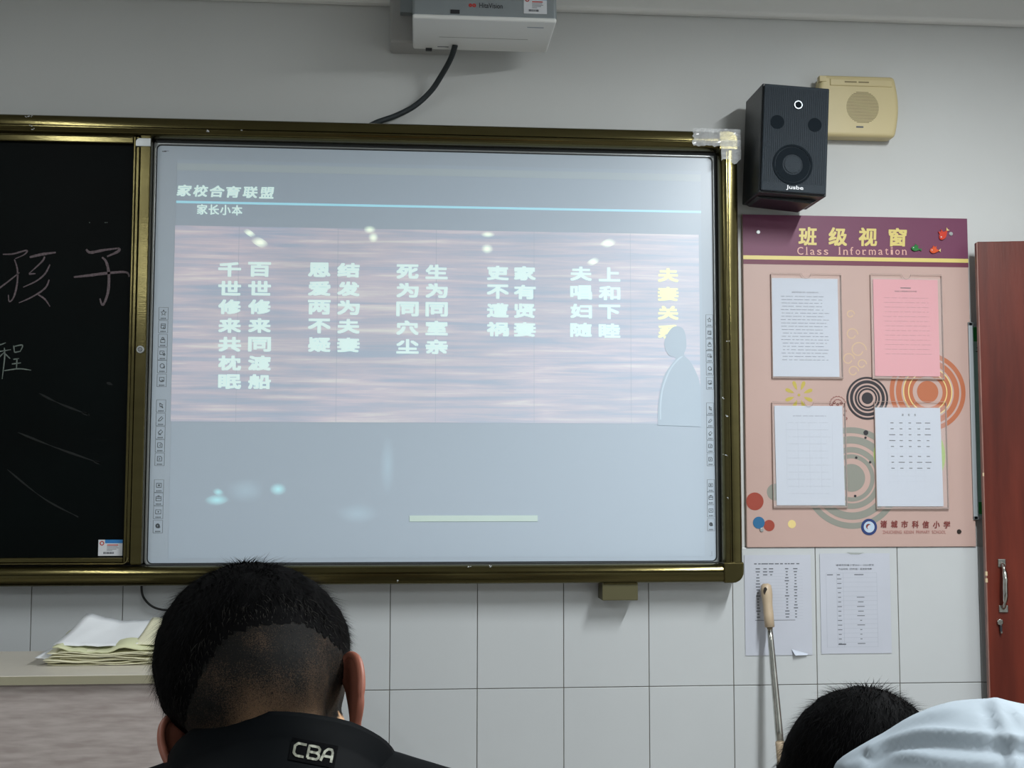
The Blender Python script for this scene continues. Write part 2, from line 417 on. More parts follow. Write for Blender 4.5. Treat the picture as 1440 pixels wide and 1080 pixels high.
# lock
c = P(197.5, 491.5, -0.09)
lk = MB().ring(c.x, c.z, 0.0, 0.0105, -0.0945, -0.08, 28).build('lock', SILVER, cb, bevel=0.001, label='round silver lock')
MB().ring(c.x, c.z, 0.0045, 0.0062, -0.0955, -0.0940, 24).box(c.x - 0.0008, c.x + 0.0008, -0.0955, -0.094, c.z - 0.003, c.z + 0.003).build('keyhole', BLACKI, lk)
# chalk writing, traced stroke by stroke
def spline(pts, k=6):
    pts = [Vector(p) for p in pts]; out = []
    for i in range(len(pts) - 1):
        p0 = pts[max(i - 1, 0)]; p1 = pts[i]; p2 = pts[i + 1]; p3 = pts[min(i + 2, len(pts) - 1)]
        for t in range(k):
            t /= k; out.append(0.5 * ((2 * p1) + (-p0 + p2) * t + (2 * p0 - 5 * p1 + 4 * p2 - p3) * t * t + (-p0 + 3 * p1 - 3 * p2 + p3) * t ** 3))
    out.append(pts[-1]); return out
def chalk(mb, strokes, wd):
    for st in strokes:
        q = spline([(a / 4.91, b / 4.91 + 320) for a, b in st]); n = len(q)
        pp = [wz(P(a.x, a.y, YC)) for a in q]
        ww = [wd * PX(YC) * (0.55 + 0.45 * math.sin(math.pi * min(1, (i + 1) / n * 1.1))) * (0.9 + 0.25 * noise.noise(Vector((i * .8, wd, 0)))) for i in range(n)]
        mb.ribbon(pp, ww, YC - 0.0004, 0.0006)
mb = MB()
chalk(mb, [[(20, 185), (90, 182), (182, 158), (170, 185), (105, 215)], [(100, 220), (120, 290), (118, 390), (95, 480), (65, 512), (58, 465)], [(-40, 440), (0, 415), (60, 370), (135, 310)],
           [(308, 200), (290, 235), (200, 318)], [(200, 322), (245, 318)], [(345, 255), (310, 320), (250, 370), (160, 412)], [(340, 360), (310, 420), (220, 480), (130, 520)], [(260, 460), (310, 495), (345, 545)]], 2.5)
chalk(mb, [[(205, 205), (290, 185), (385, 172)]], 4.2)
mb.build('chalk_writing', CHALKP, cb, label='large pinkish chalk character at the left edge', kind='stuff'); mb = MB()
chalk(mb, [[(595, 150), (625, 172), (720, 155), (825, 142)], [(825, 142), (815, 165), (740, 200)], [(705, 205), (735, 240), (752, 330), (745, 450), (710, 535), (690, 490)], [(510, 342), (620, 330), (740, 315), (868, 308), (893, 340)]], 4.2)
mb.build('chalk_writing', CHALKP, cb, label='large pinkish chalk character beside the gold stile', kind='stuff')
mb = MB()
chalk(mb, [[(-40, 815), (5, 808), (40, 795)], [(-50, 862), (0, 855), (75, 843)], [(30, 830), (32, 900), (15, 1045)], [(-40, 930), (0, 890), (28, 862)], [(36, 872), (70, 905)], [(95, 815), (100, 862)], [(95, 822), (155, 812), (138, 858)], [(100, 862), (140, 855)],
           [(92, 910), (132, 904)], [(82, 942), (145, 934)], [(118, 905), (114, 970)], [(30, 988), (130, 975), (215, 985)]], 1.9)
for (px, py) in ((126, 313), (148, 313), (150.5, 313)):
    c = P(px, py, YC); mb.prism([(c.x + 0.0016 * math.cos(t), c.z + 0.0012 * math.sin(t)) for t in (0, 1.2, 2.5, 3.8, 5)], YC - 0.0005, YC + 0.001)
mb.build('chalk_writing', CHALKW, cb, label='thin whitish chalk character', kind='stuff')
for st, wd in (([(25, 608), (80, 630), (143, 652)], 3), ([(55, 553), (85, 568), (125, 583)], 3), ([(10, 660), (60, 700), (110, 727)], 2.5), ([(150, 538), (158, 541)], 4), ([(115, 580), (126, 584)], 4), ([(132, 649), (143, 652)], 4)):
    mb = MB(); q = spline(st); pp = [wz(P(a.x, a.y, YC)) for a in q]; mb.ribbon(pp, [wd * PX(YC) * (0.2 + 0.8 * abs(math.sin(i * .6))) for i in range(len(pp))], YC - 0.0003, 0.0005); mb.build('chalk_smear', SMEAR, cb)
# asset sticker in the lower right corner of the chalkboard
def sticker(px0, py0, px1, py1, y, lab, par=None):
    x0, x1, z0, z1 = rect(px0, py0, px1, py1, y); W = x1 - x0; H = z1 - z0
    t = thing('asset_sticker', (x0 + W / 2, y, z0), lab, 'sticker') if par is None else par
    s0 = MB().box(x0, x1, y - 0.0006, y + 0.0002, z0, z1).build('label', LABELW, t)
    MB().box(x0 + W * .28, x1, y - 0.001, y, z0 + H * .78, z1).build('blue_band', BLUE, t)
    mb = MB(); mb.ring(x0 + W * .15, z1 - H * .22, W * .055, W * .095, y - 0.001, y, 20); mb.build('emblem', REDI, t)
    mb = MB(); mb.box(x0 + W * .36, x0 + W * .82, y - 0.001, y, z1 - H * .36, z1 - H * .30); mb.build('title_line', REDI, t)
    mb = MB()
    for k, (u0, u1) in enumerate(((.36, .8), (.36, .84), (.36, .75), (.36, .58))): mb.box(x0 + W * u0, x0 + W * u1, y - 0.001, y, z1 - H * (.44 + .08 * k), z1 - H * (.415 + .08 * k))
    for k in range(22): mb.box(x0 + W * (.22 + .02 * k), x0 + W * (.22 + .02 * k + random.uniform(.006, .015)), y - 0.001, y, z0 + H * .12, z0 + H * .24)
    mb.build('small_print', GREYI, t); 
    mb = MB()
    for k, ch in enumerate('电教设备'): put_glyph(mb, ch, x0 + W * (.48 + .12 * k), z1 - H * .11, W * .05, H * .1, y - 0.0012)
    return t
sticker(138.5, 759, 172, 781.5, YC, 'small white and blue asset sticker on the lower right corner of the chalkboard')

# ------------------------------------------------------------------ interactive whiteboard
YW = -0.045
wbx0 = P(219, 300, YW).x; wbx1 = P(1004, 500, YW).x; wbz1 = P(600, 213.0, YW).z; wbz0 = P(600, 790.5, YW).z
wb = thing('interactive_whiteboard', (0.1, YW, zB + RW), 'white interactive screen with a projected slide of Chinese verses', 'whiteboard')
MB().prism(rrect(wbx0, wbx1, wbz0, wbz1, 0.012), YW, YW + 0.02).build('screen_surface', WB, wb)
mb = MB(); i_ = rrect(wbx0 + .001, wbx1 - .001, wbz0 + .001, wbz1 - .001, 0.012); o_ = rrect(wbx0 - 0.0022, wbx1 + 0.0022, wbz0 - 0.0022, wbz1 + 0.0022, 0.014)
frame_ring(mb, o_, i_, YW - 0.001, YW + 0.015); mb.build('gap_line', BEZEL, wb)
mb = MB(); o2 = rrect(wbx0 - 0.0085, wbx1 + 0.012, wbz0 - 0.006, wbz1 + 0.016, 0.016); frame_ring(mb, o2, o_, YW - 0.004, YW + 0.015); mb.build('rim', [SILVER], wb, bevel=0.001)
mb = MB().box(wbx0 - 0.004, wbx1 + 0.016, YW - 0.008, YW + 0.01, wbz1 + 0.006, wbz1 + 0.024); mb.box(wbx1 + 0.006, wbx1 + 0.017, YW - 0.008, YW + 0.01, wbz0, wbz1 + 0.02)
mb.build('bezel', BEZEL, wb, bevel=0.002)  # top and right edge only; its dark grey also stands in for shadow there
mb = MB()
a = P(229, 213, YW); mb.box(a.x - .002, a.x + .010, YW - .0004, YW, a.z - .001, a.z + .0012); mb.box(a.x + .004, a.x + .017, YW - .0004, YW, a.z + .0012, a.z + .0022)
mb.build('maker_mark', GREYI, wb)
# toolbar icons printed at both sides
def poly(*p): return list(p)
SQ = lambda r, cx=0, cy=0, q=1.0: [(cx - r * q, cy - r), (cx + r * q, cy - r), (cx + r * q, cy + r), (cx - r * q, cy + r), (cx - r * q, cy - r)]
CI = lambda r, cx=0, cy=0: [(cx + r * math.cos(t * math.pi / 5), cy + r * math.sin(t * math.pi / 5)) for t in range(11)]
star = [((.62 if t % 2 == 0 else .27) * math.sin(t * math.pi / 5), .15 + (.62 if t % 2 == 0 else .27) * math.cos(t * math.pi / 5)) for t in range(11)]
ICON = [[star], [SQ(.45, 0, .15), SQ(.18, .25, -.2), [(-.4, .3), (.4, .3)]], [CI(.22, 0, .45), SQ(.3, 0, -.1, 1.5), [(-.1, .2), (.3, .4)]], [SQ(.35, -.1, .2, 1.3), CI(.2, .35, -.15), [(-.1, .1), (.1, .2), (-.1, .3)]],
        [CI(.45, 0, .15), [(.1, -.2), (.5, -.3), (.5, .1)]], [SQ(.35, 0, .25, 1.4), [(-.3, -.25), (.3, -.25)], [(0, .2), (.5, -.2)]],
        [[(-.3, .6), (-.2, -.2), (0, 0), (.3, -.4), (.42, -.3), (.15, .1), (.4, .2), (-.3, .6)]], [[(-.5, -.3), (-.35, .05), (.2, .6), (.5, .3), (-.1, -.25), (-.5, -.3)]], [[(-.5, 0), (.1, .6), (.5, .2), (-.1, -.35), (-.5, 0)], [(-.2, -.1), (-.3, -.5)], [(0, -.2), (.1, -.5)]],
        [[(-.5, -.3), (-.5, .6), (.2, .6), (.45, .35), (.45, -.3), (-.5, -.3)], [(.2, .35), (-.1, .1), (.2, -.1)]], [[(-.5, -.3), (-.5, .6), (.2, .6), (.45, .35), (.45, -.3), (-.5, -.3)], [(-.2, .35), (.1, .1), (-.2, -.1)]],
        [SQ(.4, 0, .15, 1.3), SQ(.12, 0, .15), SQ(.05, 0, .15)], [SQ(.4, 0, .1, 1.4), SQ(.1, 0, .6, 1.6), [(-.5, .2), (.5, .2)]], [SQ(.4, 0, .1, 1.4), [(-.12, 0), (.12, .22)], [(-.12, .22), (.12, 0)]], [CI(.42, -.05, .15), CI(.3, -.05, .15), CI(.16, -.05, .15), [(.1, .1), (.5, -.1), (.2, -.3)]]]
LY = [441, 459.5, 479, 497.5, 515.5, 535, 571, 590, 608.5, 627, 646, 683.5, 702, 720.5, 740.5]
RY = [451, 468.5, 485, 501, 519, 539, 575, 592.5, 610, 628, 646.5, 683, 700.5, 718.5, 738]
for side in (0, 1):
    for k in range(15):
        py = (LY, RY)[side][k]; t = (py - 441) / 300
        px = (230 - 8 * t) if side == 0 else (997.5 + 2.5 * t)
        sw = 6.3 if side == 0 else 5.2; sh = 8.6
        c = P(px, py, YW); u = PX(YW); mb = MB()
        def mp(q): return (c.x + q[0] * sw * u, c.z + q[1] * sw * u * 1.1)
        mb.ribbon([(c.x - sw * u, c.z - sh * u), (c.x + sw * u, c.z - sh * u), (c.x + sw * u, c.z + sh * u), (c.x - sw * u, c.z + sh * u), (c.x - sw * u, c.z - sh * u)], 0.0009, YW - 0.0005)
        for st in ICON[k]: mb.ribbon([mp(q) for q in st], 0.0017, YW - 0.0005)
        for q in range(4): mb.box(c.x + (-.55 + .3 * q) * sw * u, c.x + (-.38 + .3 * q) * sw * u, YW - .0005, YW, c.z - sh * u * .86, c.z - sh * u * .68)
        mb.build('toolbar_icon', INK, wb)
mb = MB(); c = P(1001, 777, YW); mb.ribbon([(c.x - .006, c.z - .01), (c.x, c.z - .01), (c.x, c.z + .004)], .0012, YW - .0004); mb.build('corner_mark', PALEI, wb)

# the projected picture: light thrown on the screen
e0 = emis('projected dark field', (120, 150, 178), 0.055)
x0, x1 = P(243, 500, YW).x, P(988, 500, YW).x; zt_, zb_ = P(600, 232, YW).z, P(600, 784, YW).z
y1 = YW - 0.0004
slide = MB().box(x0, x1, y1, YW + 0.001, zb_, zt_).build('projected_slide', e0, wb, label='pale projected slide')
px_z = lambda py, x=600: P(x, py, YW).z
MB().box(x0, x1, y1 - .0003, y1, px_z(247), px_z(237)).build('top_band', emis('projected top band', (170, 180, 140), 0.09), slide)
MB().box(x0, x1, y1 - .0003, y1, P(243, 285.4, YW).z, P(243, 282.2, YW).z).build('rule_line', emis('projected cyan rule', (120, 230, 250), 0.42), slide)
# wood grain panel
M = bpy.data.materials.new('projected wood grain'); M.use_nodes = True; nt = M.node_tree; N = nt.nodes; L = nt.links; b = N['Principled BSDF']
b.inputs['Base Color'].default_value = (*lin((192, 205, 218)), 1); b.inputs['Roughness'].default_value = 0.3
tc = N.new('ShaderNodeTexCoord'); mp_ = N.new('ShaderNodeMapping'); mp_.inputs['Scale'].default_value = (1.6, 1, 34); L.new(tc.outputs['Object'], mp_.inputs[0])
nz = N.new('ShaderNodeTexNoise'); nz.inputs['Scale'].default_value = 1.6; nz.inputs['Detail'].default_value = 5; nz.inputs['Roughness'].default_value = 0.62; nz.inputs['Distortion'].default_value = 0.3; L.new(mp_.outputs[0], nz.inputs['Vector'])
rp = N.new('ShaderNodeValToRGB'); cr = rp.color_ramp
cr.elements[0].position = 0.36; cr.elements[0].color = (0.05, 0.06, 0.10, 1); cr.elements[1].position = 0.74; cr.elements[1].color = (0.34, 0.29, 0.22, 1)
e = cr.elements.new(0.46); e.color = (0.12, 0.085, 0.11, 1)
e = cr.elements.new(0.56); e.color = (0.20, 0.125, 0.13, 1)
L.new(nz.outputs[0], rp.inputs[0])
m2 = N.new('ShaderNodeMapping'); m2.inputs['Scale'].default_value = (1.2, 1, 2.2); L.new(tc.outputs['Object'], m2.inputs[0])
n2 = N.new('ShaderNodeTexNoise'); n2.inputs['Scale'].default_value = 2.0; L.new(m2.outputs[0], n2.inputs['Vector'])
mr = N.new('ShaderNodeMapRange'); mr.inputs[1].default_value = 0.3; mr.inputs[2].default_value = 0.7; mr.inputs[3].default_value = 0.8; mr.inputs[4].default_value = 1.25; L.new(n2.outputs[0], mr.inputs[0])
L.new(rp.outputs[0], b.inputs['Emission Color']); L.new(mr.outputs[0], b.inputs['Emission Strength'])
pz1 = P(243, 317, YW).z; pz0 = P(243, 589, YW).z; pz0b = P(900, 601, YW).z
y2 = y1 - .0004
xs_ = [P(q, 450, YW).x for q in (243, 334, 474, 613, 751, 887)] + [P(984, 450, YW).x]
for i in range(6):
    MB().prism([(xs_[i] + .0005, pz0 + (pz0b - pz0) * .4), (xs_[i + 1] - .0005, pz0 + (pz0b - pz0) * .4), (xs_[i + 1] - .0005, pz1), (xs_[i] + .0005, pz1)], y2, y2 + .0005).build('wood_panel', M, slide)
# bright mint lettering of the verses
TXT = emis('projected mint letters', (222, 255, 236), 0.50)
TXY = emis('projected yellow letters', (255, 250, 70), 0.55)
y3 = y2 - .0005
COLS = [(323, '千世修来共枕眠', 379), (365, '百世修来同渡船', 379), (449, '恩爱两不疑', 379.5), (490, '结发为夫妻', 380), (573, '死为同穴尘', 382), (614, '生为同室亲', 382.5), (700, '吏不遭祸', 384), (738, '家有贤妻', 384.5), (817, '夫唱妇随', 385), (857, '上和下睦', 386)]
def column(px, s_, py, M):
    for k, ch in enumerate(s_):
        mb = MB(); c = P(px, py + 26.3 * k, YW); put_glyph(mb, ch, c.x, c.z, 31 * PX(YW), 20.5 * PX(YW), y3, off=0.045); mb.build('verse_character', M, slide)
for px, s_, py in COLS: column(px, s_, py, TXT)
for k, ch in enumerate('夫妻关系'):
    mb = MB(); c = P(939.5, 387 + 26.5 * k, YW); put_glyph(mb, ch, c.x, c.z, 30 * PX(YW), 20 * PX(YW), y3, off=0.045); mb.build('verse_character', TXY, slide, label='yellow heading character')
for k, ch in enumerate('家校合育联盟'):
    mb = MB(); c = P(259 + 23.2 * k, 268 + .65 * k, YW); put_glyph(mb, ch, c.x, c.z, 20.5 * PX(YW), 16.5 * PX(YW), y3, off=0.03, shear=0.12); mb.build('title_character', TXT, slide)
for k, ch in enumerate('家长小本'):
    mb = MB(); c = P(284.5 + 16.3 * k, 294.5 + .45 * k, YW); put_glyph(mb, ch, c.x, c.z, 14.5 * PX(YW), 14.5 * PX(YW), y3, off=0.02); mb.build('subtitle_character', TXT, slide)
# silhouette of the speaker in the projected film
y4 = y3 - .0006
sil = [(925, 598), (925, 575), (928, 552), (934, 528), (945, 511), (950, 503), (941, 500), (936, 492), (934, 482), (938, 470), (945, 461), (952, 459), (960, 462), (964, 472), (965, 488), (962, 499), (970, 508), (978, 522), (984, 540), (985.5, 570), (985.5, 600)]
sil = spline(sil, 4)
MB().prism([wz(P(a.x, a.y, YW)) for a in sil], y4, y4 + .0004).build('film_silhouette', emis('projected silhouette', (130, 170, 190), 0.10), slide, label='grey blue silhouette of a man')
mb = MB(); q = spline([(928.5, 590), (929, 565), (933, 542), (942, 520), (953, 506), (960, 501)]); mb.ribbon([wz(P(a.x, a.y, YW)) for a in q], [.0045] * (len(q) - 3) + [.0035, .002, .001], y4 - .0003); mb.build('film_highlight', emis('projected white arc', (200, 225, 235), 0.22), slide)
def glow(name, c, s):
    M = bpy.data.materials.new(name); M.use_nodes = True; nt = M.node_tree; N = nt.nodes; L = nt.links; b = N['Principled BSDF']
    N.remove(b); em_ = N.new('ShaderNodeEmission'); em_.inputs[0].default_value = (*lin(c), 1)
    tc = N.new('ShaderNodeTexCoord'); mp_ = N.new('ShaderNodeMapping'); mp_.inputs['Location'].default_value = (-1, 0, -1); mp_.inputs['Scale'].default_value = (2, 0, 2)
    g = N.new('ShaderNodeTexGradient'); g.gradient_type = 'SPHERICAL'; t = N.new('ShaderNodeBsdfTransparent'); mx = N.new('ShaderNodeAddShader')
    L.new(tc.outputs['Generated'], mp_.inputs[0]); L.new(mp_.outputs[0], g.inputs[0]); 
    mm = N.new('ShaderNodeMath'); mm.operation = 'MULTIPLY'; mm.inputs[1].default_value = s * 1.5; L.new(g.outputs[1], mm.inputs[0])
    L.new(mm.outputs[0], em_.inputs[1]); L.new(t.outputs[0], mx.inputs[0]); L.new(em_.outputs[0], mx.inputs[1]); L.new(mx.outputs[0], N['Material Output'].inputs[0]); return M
G1 = glow('soft yellow glare', (235, 255, 200), 0.30); G2 = glow('projected cyan patch', (150, 245, 240), 0.2); G3 = glow('projected faint patch', (180, 230, 240), 0.05)  # yellow spots put screen glare in as emission; cyan and faint are film
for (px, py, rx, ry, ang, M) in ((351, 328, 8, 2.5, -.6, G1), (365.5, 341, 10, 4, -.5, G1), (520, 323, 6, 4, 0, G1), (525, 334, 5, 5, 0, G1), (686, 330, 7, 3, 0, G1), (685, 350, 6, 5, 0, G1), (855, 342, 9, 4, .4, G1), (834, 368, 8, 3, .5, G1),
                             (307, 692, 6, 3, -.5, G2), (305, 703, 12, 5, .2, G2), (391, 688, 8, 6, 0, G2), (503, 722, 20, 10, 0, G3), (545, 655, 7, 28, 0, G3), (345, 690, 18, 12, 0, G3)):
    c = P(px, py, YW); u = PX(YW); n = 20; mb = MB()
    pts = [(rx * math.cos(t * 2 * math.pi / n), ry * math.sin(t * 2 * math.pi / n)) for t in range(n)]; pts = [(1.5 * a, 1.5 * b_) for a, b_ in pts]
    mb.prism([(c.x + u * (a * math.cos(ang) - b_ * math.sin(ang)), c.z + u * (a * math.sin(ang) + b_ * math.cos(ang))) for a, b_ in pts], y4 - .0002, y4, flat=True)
    mb.build('screen_glow', M, slide)
a = P(576, 725, YW); b_ = P(756, 733, YW)
MB().box(a.x, b_.x, y4 - .0003, y4, b_.z, a.z).build('film_light_bar', emis('projected green bar', (205, 235, 165), 0.24), slide)

# olive bracket and black wire under the frame
a = P(845, 823, -.06); b_ = P(895, 843, -.06)
br = thing('stop_bracket', ((a.x + b_.x) / 2, 0, b_.z), 'small olive metal block hanging under the gold frame near its right end', 'bracket')
MB().box(a.x, b_.x, -0.085, -0.0, b_.z, zB + 0.004).build('block', OLIVE, br, bevel=0.002)
MB().box(a.x + .004, b_.x - .004, -0.088, -0.08, zB - .004, zB + .002).build('lip', GOLD, br)
pts = spline([tuple(P(*q)) for q in ((199, 815, -.02), (200, 835, -.025), (208, 848, -.03), (222, 856, -.03), (245, 858, -.03), (270, 850, -.025), (280, 815, -.02))])
w_ = MB().tube(pts, 0.0032, 8).build('loose_wire', BLACKC, smooth=True); tag(w_, 'thin black wire looping below the gold frame beside the head', 'wire')

# ------------------------------------------------------------------ projector
pj = thing('projector', tuple(P(680, 26, -.30)), 'white ceiling-height projector with silver front above the screen', 'projector')
yn, yf_ = -0.345, -0.115
a = P(580, 26.5, yn); b_ = P(783, 28.5, yn)
zbp = P(680, 28, yn).z; zfp = P(676, 72, yf_).z
x0, x1 = a.x, b_.x
# underside slab (white), slightly sloped from front to back
mb = MB(); 
vs = [(x0, yn, zbp), (x1, yn, zbp), (x1 - .002, yf_, zfp), (x0 + .002, yf_, zfp), (x0, yn, zbp + .012), (x1, yn, zbp + .012), (x1, yf_, zbp + .03), (x0, yf_, zbp + .03)]
mb.add(vs, [(0, 3, 2, 1), (4, 5, 6, 7), (0, 1, 5, 4), (1, 2, 6, 5), (2, 3, 7, 6), (3, 0, 4, 7)]); mb.build('underside', PROJW, pj, bevel=0.009, seg=4)
MB().prism([(x0 - .0005, zbp + .006), (x1 + .001, zbp + .006), (x1 - .001, zbp + .15), (x0 + .001, zbp + .15)], yn + .003, yf_ - .003).build('front_casing', PROJG, pj, bevel=0.008, seg=4)
c = P(640, 16, yn); MB().box(c.x - .0125, c.x + .0125, yn + .0005, yn + .006, c.z - .0055, c.z + .0055).build('infrared_window', BLACKI, pj, bevel=.001)
mb = MB(); c = P(690.5, 7.5, yn); put_text(mb, 'HitaVision', c.x, c.z, 34 * PX(yn), 7.5 * PX(yn), yn + .0023, off=.006, rot=-.012); mb.build('lettering', BLACKI, pj)
mb = MB(); c = P(664.5, 7, yn); u = PX(yn)
mb.ring(c.x - 3 * u, c.z, .5 * u, 2.6 * u, yn + .0022, yn + .004, 16); mb.ring(c.x + 2.5 * u, c.z, .9 * u, 2.8 * u, yn + .0022, yn + .004, 16); mb.build('red_mark', REDI, pj)
x0s, x1s, z0s, z1s = rect(736.5, 19.5, 769, -6, yn); 
st = thing('asset_sticker', ((x0s + x1s) / 2, yn, z0s), 'small white and blue asset sticker on the front of the projector', 'sticker')
sticker(736.5, -6, 769, 20, yn + .002, '', st)
# underside details
def under(px, py, wpx, hy, M, name, dz=-.0008):
    t = (py - 28) / 44.0; y = yn + (yf_ - yn) * t; z = zbp + (zfp - zbp) * t; c = P(px, py, y)
    MB().box(c.x - wpx * PX(y) / 2, c.x + wpx * PX(y) / 2, y - hy / 2, y + hy / 2, z + dz, z + .004).build(name, M, pj)
under(680, 53, 128, .003, mat('groove grey', (168, 169, 166), .5), 'groove', -.0003); under(623, 67, 16, .004, GREYI, 'vent_slot'); under(603, 70.5, 9, .012, BLACKI, 'foot', -.006); under(753, 36, 24, .006, PALEI, 'faint_lettering', -.0002)
# wall mount behind
mt = thing('projector_mount', (P(570, 60, -.06).x, 0, P(570, 60, -.06).z), 'pale plastic mounting box on the wall behind the projector', 'mount')
q0 = P(548, 61, -.09); q1 = P(640, 61, -.09)
MB().box(q0.x, q1.x, -.10, 0.0, q0.z, 2.62).build('casing', mat('dull white mount', (170, 170, 168), .5), mt, bevel=.008, seg=3)
MB().box(q0.x + .03, q1.x - .03, yf_ - .01, -.09, q0.z + .08, 2.6).build('arm', PROJG, mt)
# cable from projector to frame
pts = spline([tuple(P(*q)) for q in ((640, 64, -.16), (634, 82, -.12), (622, 104, -.07), (606, 128, -.04), (583, 149, -.03), (556, 163, -.03), (528, 173, -.035), (505, 186, -.03))])
cbk = MB().tube(pts, 0.0082, 12).build('projector_cable', CABLE, smooth=True); tag(cbk, 'thick dark cable hanging from the projector to the gold frame', 'cable')

# ------------------------------------------------------------------ black loudspeaker
yfr = -0.22
fc = P(1118, 196, yfr); W2 = 101.5 * PX(yfr) / 2; H2 = 163 * PX(yfr) / 2; DP = 0.175
sp = thing('loudspeaker', (fc.x, yfr, fc.z), 'black wall-mounted loudspeaker box with a white brand name, above the info board', 'loudspeaker')
sp.rotation_euler = (math.radians(0), math.radians(2.9), math.radians(0.5))
mb = MB(); n = rrect(-W2, W2, -H2, H2, .004); mb.prism(n, .006, DP); mb.build('cabinet', BLACKP, sp, local=True, bevel=.003)
gr = MB().prism(rrect(-W2 + .004, W2 - .004, -H2 + .004, H2 - .004, .006), -.004, .008).build('grille', CLOTH, sp, local=True, bevel=.003)
mb = MB()
for k in range(30):
    x = -W2 + .012 + (2 * W2 - .024) * k / 29; mb.box(x - .0009, x + .0009, -.0052, -.003, -H2 + .03, H2 - .012)
mb.build('grille_rib', CLOTH, gr, local=True, kind='stuff')
wf = MB().ring(-.006, -.075, .052, .058, -.0065, -.002, 40).ring(-.006, -.075, .030, .050, -.0056, -.002, 40).build('woofer', CONE, sp, local=True)
MB().ring(-.006, -.075, 0, .024, -.0062, -.002, 32).build('dust_cap', CLOTH, wf, local=True)
tw = MB().ring(.004, .099, .0095, .0122, -.0085, -.002, 24).build('tweeter', mat('dark chrome', (88, 92, 94), .3, 1.0), sp, local=True)
MB().ring(.004, .099, 0, .008, -.007, -.002, 24).build('tweeter_dome', CONE, tw, local=True)
MB().ring(-.055, .045, 0, .02, -.0056, -.002, 28).build('port', CONE, sp, local=True); MB().ring(.055, .045, 0, .02, -.0056, -.002, 28).build('port', CONE, sp, local=True)
mb = MB(); put_text(mb, 'Jusbe', .002, -H2 + .016, .05, .0145, -.0062, off=.022); mb.build('lettering', LABELW, sp, local=True)
MB().box(-.03, .03, DP, .215, -.05, .05).build('wall_bracket', BEZEL, sp, local=True)
MB().prism([(-W2 + .01, -H2 - .001), (W2 - .012, -H2 - .001), (W2 - .03, -H2 - .012), (-W2 + .02, -H2 - .006)], .05, DP - .01).build('base_plate', BLACKP, sp, local=True)

# ------------------------------------------------------------------ beige PA speaker
y0 = -0.055
a0 = P(1153, 105, y0); a1 = P(1261, 107, y0); b0 = P(1160, 191, y0); b1 = P(1254, 193, y0)
pa = thing('wall_speaker', ((a0.x + a1.x) / 2, 0, b1.z), 'beige curved wall speaker partly hidden behind the black loudspeaker', 'wall speaker')
def bulge(t0, t1, bx, n=10):  # side bows
    return [((t0[0] + (t1[0] - t0[0]) * i / n) + bx * math.sin(math.pi * i / n), t0[1] + (t1[1] - t0[1]) * i / n) for i in range(n + 1)]
xl, xr, zt, zbb = a0.x, a1.x, (a0.z + a1.z) / 2, (b0.z + b1.z) / 2
out = bulge((xr - .006, zt), (xr - .008, zbb), .013)
out += bulge((xl + .008, zbb), (xl + .006, zt), -.013)
body = MB().prism(out, y0, 0.0).build('casing', BEIGE, pa, bevel=.012, seg=4)
MB().box(xl + .03, xr - .014, y0 - .003, y0 + .005, zt - .034, zt - .012).build('top_slot', BEIGE, pa, bevel=.003)
mb = MB().box(xl + .075, xl + .112, y0 - .004, y0, zt - .024, zt - .020); mb.box(xl + .118, xl + .15, y0 - .004, y0, zt - .024, zt - .020); mb.build('slot_opening', BEIGED, pa)
cz = P(1213, 151, y0)
mb = MB()
for k in range(-11, 12):
    zz = cz.z + k * .0042; hw = math.sqrt(max(0, .05 ** 2 - (k * .0042) ** 2)); mb.box(cz.x - hw, cz.x + hw, y0 - .0008, y0 + .001, zz - .0009, zz + .0009)
mb.build('grille_slot', BEIGED, pa, kind='stuff')
c = P(1209, 178.5, y0); MB().box(c.x - .011, c.x + .011, y0 - .0012, y0, c.z - .0025, c.z + .0022).build('maker_badge', GREYI, pa)
MB().box(xl - .002, xl + .02, y0 - .002, y0 + .02, zt - .022, zt - .004).build('clip', BEIGE, pa, bevel=.002)

# ------------------------------------------------------------------ info board
ib = thing('class_info_board', (1.333, 0, .998), 'peach and plum class information board on the wall', 'notice board')
xa, xb, za, zb2 = .984, 1.683, 1.000, 1.994
YI = -0.014
MB().box(xa, xb, YI, -0.001, za, zb2).build('backing_board', PINK, ib, bevel=.0015)
def zi(py, px=1200): return P(px, py, YI).z
MB().box(xa + .0004, xb - .0004, YI - .0004, YI, zi(373.5), zb2 - .0005).build('header_band', PLUM, ib)
MB().box(xa + .0004, xb - .0004, YI - .0008, YI, zi(367), zi(361.5)).build('gold_stripe', YEL, ib)
MB().box(xa + .0004, xb - .0004, YI - .0007, YI, zi(373.5), zi(367.3)).build('plum_stripe', PLUM2, ib)
for k, ch in enumerate('班级视窗'):
    mb = MB(); c = P(1135.5 + 42.3 * k, 332.5 + .4 * k, YI); put_glyph(mb, ch, c.x, c.z, 27.5 * PX(YI), 27.5 * PX(YI), YI - .0012, off=.028, shear=.05); mb.build('title_character', YEL, ib)
txt = 'Class Information'; wid = dict(l=.45, i=.45, f=.6, t=.6, r=.7, m=1.25, I=.55, C=1.05); wid[' '] = .9
tot = sum(wid.get(ch, .8) + .28 for ch in txt); xq = 1120.5
